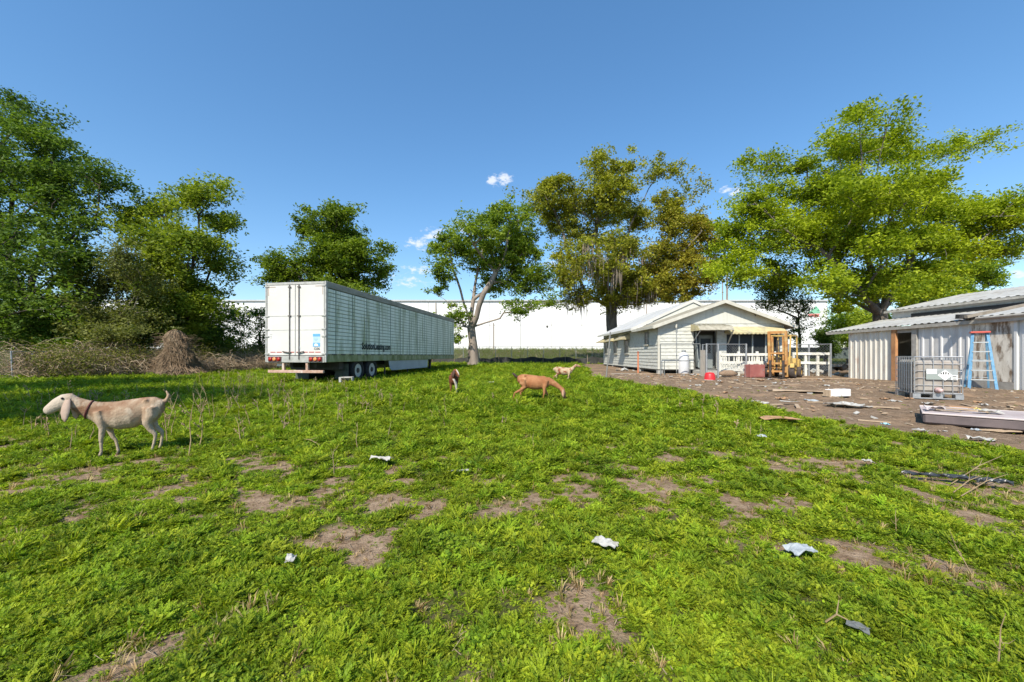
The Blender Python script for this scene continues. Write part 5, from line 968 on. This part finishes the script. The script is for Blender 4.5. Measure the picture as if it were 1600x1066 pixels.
a = [gp2(20,17.6), G(53,592), on(-22.6,22), on(-21.7,26), gp2(376,30), gp2(420,34)]
chain('chain_link_fence', 'rusty low chain-link fence sagging in the brush on the left', a, 1.3, lean=-.06, sp=.2, r=.004)
Yp = 20.6
chain('pen_fence', 'chain-link dog pen with galvanised posts in front of the house door', [gp2(1098,21.6), gp2(1104,20.3), gp2(1122,19.9), gp2(1166,20.3)], 1.72, sp=.14, r=.004, pr=.045)
chain('pen_fence', 'chain-link pen side running right from the forklift to the shed', [gp2(1232,21.9), gp2(1264,21.6), gp2(1298,20.6)], 1.72, sp=.14, r=.004, pr=.045)
chain('screened_fence', 'tall chain-link fence with dark green privacy screen behind the pens', [on(16.9,27), on(19.2,27), on(21.5,27), on(24,27)], 1.6, sp=.3, r=.003)
o = MB().box((0,0,.0),(7.0,.015,.75)).build('privacy_screen', M('screen_green', (.07,.095,.09), (.11,.135,.125), scale=1.5, rough=.8), None, loc=on(20.4,27.1,1.22)); tag(o, 'dark green privacy fabric hung on the fence behind the pens', 'screen')
o = crumple('black_tarp', 'heap of crumpled black tarp at the foot of the screened fence', 'tarp', on(19.6,25.2,.0), 2.0,.8,.9, BLACKP, 0, 41, n=18, th=.01, wav=2.2)
def rails(label, u0, u1, Y0, Y1, zs, n, hp, pick=False):
    a, b = gp2(u0, Y0), gp2(u1, Y1); O = a; t = thing('white_rail_fence', label, 'fence', O); WP = M('white_paint_worn', (.74,.73,.66), (.60,.585,.51), scale=6, rough=.7)
    for i in range(n+1): p = a.lerp(b, i/n)-O; MB().box(p+Vector((0,0,hp/2-.05)), (.12,.1,hp+.1)).build('post', WP, t, bevel=.006)
    for z in zs: MB().bar(Vector((0,-.07,z)), b-a+Vector((0,-.07,z)), .04, .14).build('rail', WP, t)
    if pick:
        for i in range(22):
            p = a.lerp(b, (i+.5)/22)-O
            if i % 5 != 4: MB().box(p+Vector((0,-.02,zs[-1]-.2)), (.05,.03,.32)).build('picket', WP, t)
            if i % 3: MB().box(p+Vector((0,-.02,zs[0]+.2)), (.05,.03,.34)).build('picket', WP, t)
rails('white wooden rails with short pickets behind the dog pen mesh', 1125, 1212, 21.4, 21.2, (.35,.75,1.18), 3, 1.35, True); rails('plain white two-rail fence right of the forklift', 1240, 1297, 21.9, 21.2, (.72,1.22), 3, 1.3)
o = MB().box((0,0,.72),(.34,.06,1.4),(0,0,.3)).build('weathered_board', M('grey_plank', (.36,.33,.29), (.27,.245,.21), scale=8, stretch=(4,4,.4), rough=.9), None, loc=gp2(1099,20.9)); tag(o, 'grey weathered wooden panel at the left end of the dog pen', 'panel')
o = MB().tube([(-.5,0,.16),(-.2,.05,.2),(.2,-.03,.19),(.5,.02,.15)], [.06,.16,.17,.05], 9).build('log', M('log_bark', (.36,.25,.16), (.24,.16,.10), scale=6, rough=.95, bump=.5), None, smooth=True, loc=gp2(1138,20.9)+Vector((0,0,.62))); tag(o, 'tan log lying on the white rails inside the dog pen', 'log')
o.location.z = float(gz(11.5,20.9))+.0; 
# ------------------------------------------------------------------ brush, brambles and dry stalks
DRY = M('dry_cane', (.36,.265,.17), (.24,.17,.105), scale=3, rough=.95); DRYP = M('dry_pale', (.38,.28,.16), (.27,.185,.10), scale=3, rough=.95)
def arc(mb, p, az, ln, up, rnd, r=.008, seg=5, n=3):
    pts = []; d = Vector((math.cos(az), math.sin(az), 0))
    for i in range(seg+1): f = i/seg; pts.append(p+d*ln*f*.8+Vector((rnd.gauss(0,.03)*ln, rnd.gauss(0,.03)*ln, up*ln*(f*1.6-1.35*f*f))))
    mb.tube(pts, [r*(1-.6*i/seg) for i in range(seg+1)], n, cap=False)
def brush():
    rnd = random.Random(17); mb = MB(); mb2 = MB()
    for i in range(6000):
        f = rnd.random(); Y = 18.0+12*f+rnd.gauss(0,.9); xe = np.interp(Y, [15,18.5,20,24,27,31], [-22,-21.4,-19.9,-18.2,-17.0,-16.0]); x = xe-abs(rnd.gauss(0,1.9))
        if Y < 16.5: continue
        dep = min(1, (xe-x)/2.2)*(.25+1.3*float(vnoise(x,Y,.55,61,2)));
        if rnd.random() > .3+1.1*float(vnoise(x,Y,.8,62,2)): continue
        p = on(x, Y, rnd.uniform(0,.3+.9*dep)); arc(mb if rnd.random() < .6 else mb2, p, rnd.uniform(0,6.28), rnd.uniform(.5,1.8), rnd.uniform(.15,1.1), rnd, rnd.uniform(.008,.018))
    tag(mb.build('dry_brush', DRY), 'tangle of brown dry brambles along the left fence', 'brush', kind='stuff'); tag(mb2.build('pale_dry_brush', M('dry_mid', (.50,.395,.27), (.36,.275,.18), scale=3, rough=.95)), 'paler dead canes woven through the brambles on the left', 'brush', kind='stuff')
    pos = []
    for i in range(520):
        Y = rnd.uniform(18,30); xe = np.interp(Y, [15,20,24,27,31], [-21,-20,-19.2,-18.4,-17]); c = on(xe-abs(rnd.gauss(0,1.6)), Y, rnd.uniform(.1,1.5)); pos.append(np.array(c)+RNG.normal(0,1,(45,3))*np.array([.4,.4,.22]))
    pos = np.concatenate(pos); o = leaf_mesh('bramble_leaves', pos, .10, leafmat('bramble_leaf', (.07,.10,.02), (.24,.26,.06)), None, RNG.random(len(pos))); tag(o, 'scattered green leaves among the dry brambles', 'leaves', kind='stuff')
    # vine-covered mound
    c = gp2(277, 21.6); t = thing('vine_mound', 'tall cone of dead brown vines draped over a stump', 'vine mound', c); H = 2.55
    prof = lambda z, a=0: float(np.interp(z/H, [0,.2,.42,.65,.85,.95,1], [1.10,.84,.66,.50,.36,.22,.05]))*(.62+.85*float(vnoise(a*1.1+3, z*1.3, 1, 44, 3)))
    MB().lathe([(prof(max(z,0))*.62, z) for z in np.linspace(-.1,H*.93,9)]+[(0,H*.97)], 14).build('stump', M('vine_core', (.08,.055,.036), (.15,.11,.075), scale=9, rough=1, bump=.8, stretch=(1,1,.25)), t); mv = MB()
    for i in range(1900):
        a0 = rnd.uniform(0,6.28); z0 = H*rnd.random()**.8; z1 = max(-.05, z0-rnd.uniform(.4,1.4)); pts = []
        for k in range(6): f = k/5; z = z0+(z1-z0)*f; q = prof(max(0,z), a0)*(.85+.35*rnd.random())*(1+.35*max(0,.5-z)); aa = a0+rnd.gauss(0,.05)+.2*f; pts.append((q*math.cos(aa)*(1.25 if math.cos(aa) < 0 and z < 1 else 1.0)+.12*math.sin(z*2.1), q*math.sin(aa), z+.05*rnd.random()))
        mv.tube(pts, rnd.uniform(.008,.016), 3, cap=False)
    for i in range(520): a0 = rnd.uniform(0,6.28); zz = rnd.uniform(.1,2.2); q = prof(zz,a0)*.85; arc(mv, Vector((q*math.cos(a0), q*math.sin(a0), zz)), a0+rnd.gauss(0,.7), rnd.uniform(.35,1.0), rnd.uniform(-.5,.45), rnd, .011)
    o = mv.build('vines', M('vine_brown', (.24,.165,.10), (.13,.09,.055), scale=9, rough=1, c3=(.33,.25,.16), s3=3), t); o['kind'] = 'stuff'
    pos = np.array([[.2*rnd.gauss(0,1),.2*rnd.gauss(0,1),H+.05+.1*rnd.random()] for _ in range(60)]); leaf_mesh('leaf_tuft', pos, .13, LF_PALE, t, RNG.random(60))['kind'] = 'stuff'
    # dry weed stalks in the field: real branching stems
    st = MB(); sp = MB()
    def stalk(p, h, mb, k_=1.0):
        lean = Vector((rnd.gauss(0,.16), rnd.gauss(0,.16), 1)); pts = [p+lean*h*f+Vector((rnd.gauss(0,.02),rnd.gauss(0,.02),0))*h for f in (0,.35,.7,1)]; mb.tube(pts, [.007*k_,.006*k_,.004*k_,.002*k_], 4, cap=False)
        for k in range(rnd.randint(2,6)):
            f = rnd.uniform(.3,.95); b = p+lean*h*f; az = rnd.uniform(0,6.28); l = h*rnd.uniform(.12,.35); e = b+Vector((math.cos(az)*l*.7, math.sin(az)*l*.7, l*.75)); mb.tube([b,(b+e)/2+Vector((0,0,-.01)),e], [.004*k_,.003*k_,.0015*k_], 3, cap=False)
            for q in range(3 if k_ == 1 else 0): w = b.lerp(e, rnd.uniform(.4,1)); mb.box(w,(.012,.012,.02),(rnd.random(),rnd.random(),0))
    for (cu, cv, su, sv, n, h0, h1) in ((560,600,60,12,40,.3,.55),(360,610,35,14,42,.4,.8),(430,640,35,25,26,.35,.6),(530,625,45,20,45,.25,.5),(330,640,40,20,26,.35,.6),(610,640,30,15,14,.25,.4),(280,650,25,20,14,.45,.7),(130,640,60,12,34,.3,.5),(60,660,40,20,16,.25,.45),(1290,640,25,8,5,.2,.3),(1075,640,40,14,10,.2,.4),(1180,680,12,8,6,.2,.3),(470,680,70,25,12,.25,.45),(720,640,60,20,14,.15,.3),(850,660,80,20,8,.15,.3),(420,600,40,6,30,.35,.6)):
        for i in range(int(n*.72)):
            u, v = rnd.gauss(cu,su), max(590,rnd.gauss(cv,sv)); p = G(u,v)
            if -9.8 < p.x < -4 and p.y > 14.6: continue
            stalk(p, rnd.uniform(h0,h1)*.9, st if rnd.random() < .62 else sp, rnd.choice((1.0,.7,.6)))
    for (u, v, h) in ((262,694,.55),(295,715,.62),(312,700,.45),(1565,1045,.22),(1400,830,.16),(1457,800,.14),(1520,900,.25),(420,960,.12)): stalk(G(u,v), h, sp, 1.0 if v < 720 else .42)
    tag(st.build('brown_stalks', DRY), 'brown dead weed stalks standing in the green field', 'dead weeds', kind='stuff'); tag(sp.build('straw_stalks', DRYP), 'straw coloured dead weed stalks standing in the green field', 'dead weeds', kind='stuff')
    for i, (u0,v0,u1,v1,lb) in enumerate(((1487,762,1566,724,'bare pale branch lying above the black plastic strip'),(1490,776,1536,757,'short bare branch lying across the black plastic strip'),(1502,782,1575,755,'long forked bare branch lying across the right of the plastic'),(1290,985,1325,1000,'brown stick on bare soil in the lower right weeds'),(470,690,500,706,'short pale stick lying in the weeds right of the white goat'))):
        a, b = G(u0,v0), G(u1,v1); b.z += .09; a.z += .04; m = (a+b)/2+Vector((0,0,.03)); k = MB(); k.tube([a-a, m-a, b-a], [.0045,.004,.002], 5); e = (m-a)*1.2; k.tube([m-a, e+Vector((.05,.06,.02))], [.003,.0015], 4); o = k.build('fallen_branch', DRYP, None, loc=a); tag(o, lb, 'branch')
brush()
# ------------------------------------------------------------------ goats
def goat(label, loc, rz, sc, mat, earmat, neck, head, legs=((0,0),(0,0),(0,0),(0,0)), tail='up', earlen=.24, collar=None, tailmat=None, lean=0, horns=False, eardir=None, muzzle=None):
    """local +X forward. neck/head: lists of (centre, half width, half height). legs: (dx of foot) fore left, fore right, hind left, hind right"""
    t = thing('goat', label, 'goat', loc, rz); mb = MB()
    mb.loft([((-.485,0,.625),.03,.045),((-.45,0,.62),.075,.105),((-.36,0,.625),.100,.13),((-.24,0,.60),.112,.15),((-.08,0,.54),.152,.192),((.08,0,.525),.150,.188),((.22,0,.54),.122,.165),((.33,0,.555),.092,.14),((.40,0,.575),.055,.085)], 18); mb.loft([((-.47,0,.68),.03,.03),((-.36,0,.735),.04,.025),((-.24,0,.735),.035,.025),((-.05,0,.712),.03,.025),((.15,0,.685),.03,.028),((.27,0,.685),.03,.03)], 8)
    mb.loft(neck, 12); mb.loft(head, 12)
    for i, s in enumerate((1,-1,1,-1)):
        dx, up = legs[i]
        if i < 2: ch = [((.30,s*.07,.60),.075),((.27,s*.085,.46),.062),((.25,s*.088,.37),.045),((.27+dx*.5,s*.088,.235),.031),((.268+dx*.75,s*.088,.19),.024),((.265+dx*.9,s*.088,.08+up),.020),((.275+dx,s*.088,.05+up),.025),((.285+dx,s*.088,.0+up),.030)]
        else: ch = [((-.32,s*.06,.62),.10),((-.33,s*.08,.50),.092),((-.29,s*.092,.41),.066),((-.35+dx*.3,s*.09,.32),.040),((-.425+dx*.6,s*.09,.255),.030),((-.425+dx*.7,s*.09,.20),.024),((-.405+dx*.9,s*.09,.08+up),.020),((-.395+dx,s*.09,.05+up),.025),((-.38+dx,s*.09,0+up),.030)]
        mb.tube([c for c, r in ch], [r for c, r in ch], 10)
    if tail == 'up': tl = [(-.45,0,.66),(-.51,0,.71),(-.54,0,.77),(-.50,0,.845)]
    elif tail == 'back': tl = [(-.45,0,.66),(-.52,0,.70),(-.58,0,.76),(-.62,0,.79)]
    else: tl = [(-.46,0,.66),(-.50,0,.67),(-.525,0,.62),(-.53,0,.55)]
    if tailmat is None: mb.tube(tl, [.035,.03,.028,.010], 8)
    # hip bone and udder masses keep the back angular
    mb.tube([(-.27,-.095,.70),(-.27,0,.725),(-.27,.095,.70)], .034, 8); mb.tube([(-.44,-.055,.66),(-.44,.055,.66)], .045, 8); mb.tube([(-.16,0,.44),(-.26,0,.42),(-.30,0,.47)], [.05,.075,.04], 10)
    o = mb.build('body', mat, t)
    for m, kw in (('REMESH', dict(mode='VOXEL', voxel_size=.0125)), ('SMOOTH', dict(factor=.6, iterations=4))):
        md = o.modifiers.new(m, m)
        for k, v in kw.items(): setattr(md, k, v)
    dg = bpy.context.evaluated_depsgraph_get(); me = bpy.data.meshes.new_from_object(o.evaluated_get(dg)); o.modifiers.clear(); old = o.data; o.data = me; bpy.data.meshes.remove(old); me.polygons.foreach_set('use_smooth', [True]*len(me.polygons))
    if tailmat: MB().tube(tl, [.03,.035,.034,.010], 8).build('tail', tailmat, t, smooth=True)
    # ears: long drooping lobes
    h0 = Vector(head[1][0]); ax = (Vector(head[-1][0])-Vector(head[0][0])).normalized(); up = Vector((0,0,1)); sd = up.cross(ax)
    sd = sd.normalized() if sd.length > .2 else Vector((0,1,0)); top = ax.cross(sd)
    if top.z < 0 and abs(ax.z) < .8: top = -top
    for s in (1,-1):
        r = h0+sd*s*head[1][1]*.8+top*head[1][2]*.35; dn = Vector(eardir) if eardir else Vector((0,0,-1)); dn = (dn+sd*s*.28).normalized(); fw = (ax-dn*ax.dot(dn)).normalized()
        prof = [(0,.018),(.12,.035),(.35,.05),(.6,.052),(.85,.035),(1,.006)]; V = []; Fc = []
        for f, w in prof:
            c = r+dn*earlen*f+sd*s*(.03*math.sin(f*3.1)); nn = dn.cross(fw).normalized(); V += [c-fw*w+nn*.004, c+nn*.012, c+fw*w+nn*.004, c+fw*w-nn*.004, c+nn*.002, c-fw*w-nn*.004]
        for i in range(len(prof)-1):
            for j in range(6): Fc.append((6*i+j, 6*i+(j+1)%6, 6*i+6+(j+1)%6, 6*i+6+j))
        Fc += [tuple(range(6)), tuple(range(6*(len(prof)-1), 6*len(prof)))]; MB().add(V, Fc).build('ear', earmat, t, smooth=True)
        e = Vector(head[2][0])+sd*s*head[2][1]*.93+top*head[2][2]*.38-ax*.02; MB().lathe([(0,-.016),(.014,-.009),(.017,0),(.014,.009),(0,.016)], 10, e).build('eye', M('goat_eye', (.02,.015,.012), rough=.15), t, smooth=True)
        nz = Vector(head[-2][0])+sd*s*.016+ax*.022+top*.008; MB().lathe([(0,-.008),(.009,0),(0,.008)], 8, nz).build('nostril', M('goat_nostril', (.10,.06,.055)), t)
    mo = Vector(head[-2][0])-top*.012; MB().tube([mo+sd*.034-ax*.02, mo+sd*.024+ax*.016, mo+ax*.03, mo-sd*.024+ax*.016, mo-sd*.034-ax*.02], .004, 5).build('mouth', M('goat_lip', (.12,.075,.065)), t)
    if collar:
        c = Vector(collar[0]); n = Vector(collar[1]).normalized(); a = n.orthogonal().normalized(); a = Vector((0,1,0)); b = n.cross(a).normalized(); pts = [c+a*collar[2]*math.cos(q)+b*collar[3]*math.sin(q) for q in np.linspace(0,2*math.pi,25)]; MB().tube(pts, .014, 6).build('collar', M('collar_brown', (.09,.025,.022)), t)
    t.scale = (sc,)*3; return t
def goatmat(name, base, second, third=None, scale=3, lim=(.45,.6), hoof=(.12,.09,.07), s3=5, lim3=(.56,.6), belly=None, face=None):
    m = bpy.data.materials.new(name); m.use_nodes = True; nt = m.node_tree; N = nt.nodes; L = nt.links; b = N['Principled BSDF']; b.inputs['Roughness'].default_value = .75; b.inputs['Specular IOR Level'].default_value = .2
    tc = N.new('ShaderNodeTexCoord'); sp = N.new('ShaderNodeSeparateXYZ'); L.new(tc.outputs['Object'], sp.inputs[0])
    def noise(sc, d=5): n = N.new('ShaderNodeTexNoise'); n.inputs['Scale'].default_value = sc; n.inputs['Detail'].default_value = d; L.new(tc.outputs['Object'], n.inputs[0]); return n.outputs[0]
    def rng(s, a, c): q = N.new('ShaderNodeMapRange'); L.new(s, q.inputs[0]); q.inputs[1].default_value = a; q.inputs[2].default_value = c; return q.outputs[0]
    def mix(f, a, c):
        q = N.new('ShaderNodeMix'); q.data_type = 'RGBA'; L.new(f, q.inputs[0])
        for k, w in ((6,a),(7,c)):
            if isinstance(w, tuple): q.inputs[k].default_value = (*w,1)
            else: L.new(w, q.inputs[k])
        return q.outputs[2]
    col = mix(rng(noise(scale), *lim), base, second)
    if belly: col = mix(rng(sp.outputs[2], .62, .38), col, belly)
    if third: col = mix(rng(noise(s3, 3), *lim3), col, third)
    col = mix(rng(noise(40, 6), .3, .75), col, mix(rng(noise(40, 6), 0, 1), base, second)) if False else col
    if face: col = mix(rng(sp.outputs[0], .60, .72), col, face)
    col = mix(rng(sp.outputs[2], .05, .035), col, hoof); L.new(col, b.inputs['Base Color'])
    fn = noise(38, 7); bp = N.new('ShaderNodeBump'); bp.inputs['Strength'].default_value = .6; bp.inputs['Distance'].default_value = .012; L.new(fn, bp.inputs['Height']); L.new(bp.outputs[0], b.inputs['Normal']); return m
NECK_L = [((.30,0,.575),.09,.145),((.42,0,.615),.074,.122),((.53,0,.67),.064,.100),((.63,0,.725),.060,.085)]
HEAD_L = [((.59,0,.735),.05,.06),((.645,0,.752),.066,.092),((.725,0,.742),.068,.096),((.81,0,.70),.057,.084),((.875,0,.655),.050,.068),((.915,0,.628),.045,.058),((.94,0,.612),.026,.036)]
WG = goatmat('goat_cream', (.38,.275,.185), (.21,.115,.065), third=(.43,.34,.25), face=(.45,.38,.30), scale=4.2, lim=(.36,.58), s3=7, lim3=(.52,.66), hoof=(.2,.16,.12), belly=(.38,.30,.22)); WE = M('goat_ear_cream', (.42,.32,.25), (.32,.23,.18), scale=9)
p = on(-5.02,5.1); wg = goat('cream white goat with long drooping ears and brown collar standing at the left', p, math.atan2(-.43,-.90), 1.0, WG, WE, NECK_L, HEAD_L, legs=((0,0),(-.14,0),(.05,0),(.0,0)), tail='up', earlen=.30, collar=((.44,0,.622),(.92,0,.36),.073,.115)); wg.scale = (.80,.88,.97)
BG = goatmat('goat_tan_brown', (.36,.165,.075), (.28,.115,.05), third=(.44,.24,.12), scale=4, lim3=(.6,.75)); BE = M('goat_ear_tan', (.46,.30,.20), (.36,.2,.12), scale=9); DT = M('goat_tail_dark', (.05,.03,.022))
NECK_D = [((.33,0,.58),.075,.12),((.44,0,.545),.062,.095),((.55,0,.485),.054,.076),((.65,0,.415),.050,.062),((.71,0,.37),.048,.056)]
HEAD_D = [((.69,0,.385),.045,.05),((.735,0,.345),.060,.068),((.765,0,.27),.055,.062),((.785,0,.19),.043,.05),((.80,0,.125),.035,.038),((.805,0,.085),.026,.026)]
p = on((836-800)/F*9.9,9.9); goat('red-brown goat grazing with head down in the middle of the field', p, R(-4), .93, BG, BE, NECK_D, HEAD_D, legs=((.10,0),(-.05,0),(.04,0),(-.20,.03)), tail='back', earlen=.22, tailmat=DT)
DG = goatmat('goat_dark_brown', (.13,.045,.022), (.20,.075,.035), scale=3, hoof=(.03,.025,.02)); DE = M('goat_ear_dark', (.07,.035,.025)); 
NECK_F = [((.33,0,.61),.075,.125),((.42,.0,.70),.066,.09),((.47,.02,.77),.06,.075),((.50,.05,.82),.055,.065)]
HEAD_F = [((.475,.035,.83),.045,.055),((.515,.06,.825),.060,.07),((.565,.10,.775),.055,.062),((.60,.135,.71),.043,.05),((.625,.16,.655),.035,.038),((.635,.17,.62),.026,.026)]
p = on((708-800)/F*11.3,11.4); t = goat('dark brown goat with white-marked face standing head-on near the trailer', p, R(-82), .88, DG, DE, NECK_F, HEAD_F, legs=((.02,0),(-.03,0),(0,0),(0,0)), tail='down', earlen=.24)
BZ = M('goat_blaze', (.62,.55,.48), (.5,.42,.36), scale=12)
MB().loft([((.54,.085,.865),.018,.014),((.59,.12,.818),.024,.016),((.625,.155,.752),.022,.015),((.648,.18,.69),.018,.012)], 8).build('face_blaze', BZ, t, smooth=True)
MB().tube([(.405,-.02,.66),(.405,.0,.56),(.36,.07,.42),(.30,.093,.25),(.292,.093,.08)], [.03,.04,.045,.03,.025], 8).build('white_foreleg_patch', BZ, t, smooth=True)
SG = goatmat('goat_spotted', (.46,.35,.23), (.38,.27,.17), third=(.26,.10,.055), scale=5, s3=6.5, lim3=(.53,.57)); SE = M('goat_ear_brown', (.30,.16,.10))
NECK_S = [((.33,0,.60),.075,.12),((.44,0,.68),.062,.09),((.52,0,.76),.055,.072),((.58,0,.82),.052,.06)]
HEAD_S = [((.555,0,.825),.045,.052),((.61,0,.835),.058,.066),((.685,0,.815),.053,.06),((.755,0,.79),.042,.048),((.82,0,.77),.035,.037),((.855,0,.76),.025,.025)]
p = on((881-800)/F*16.9,16.9); t = goat('small spotted cream and brown goat standing at the far edge of the grass', p, R(-10), .86, SG, SE, NECK_S, HEAD_S, legs=((.05,0),(-.08,0),(.08,0),(-.10,0)), tail='down', earlen=.18, eardir=(-.5,0,-.6))
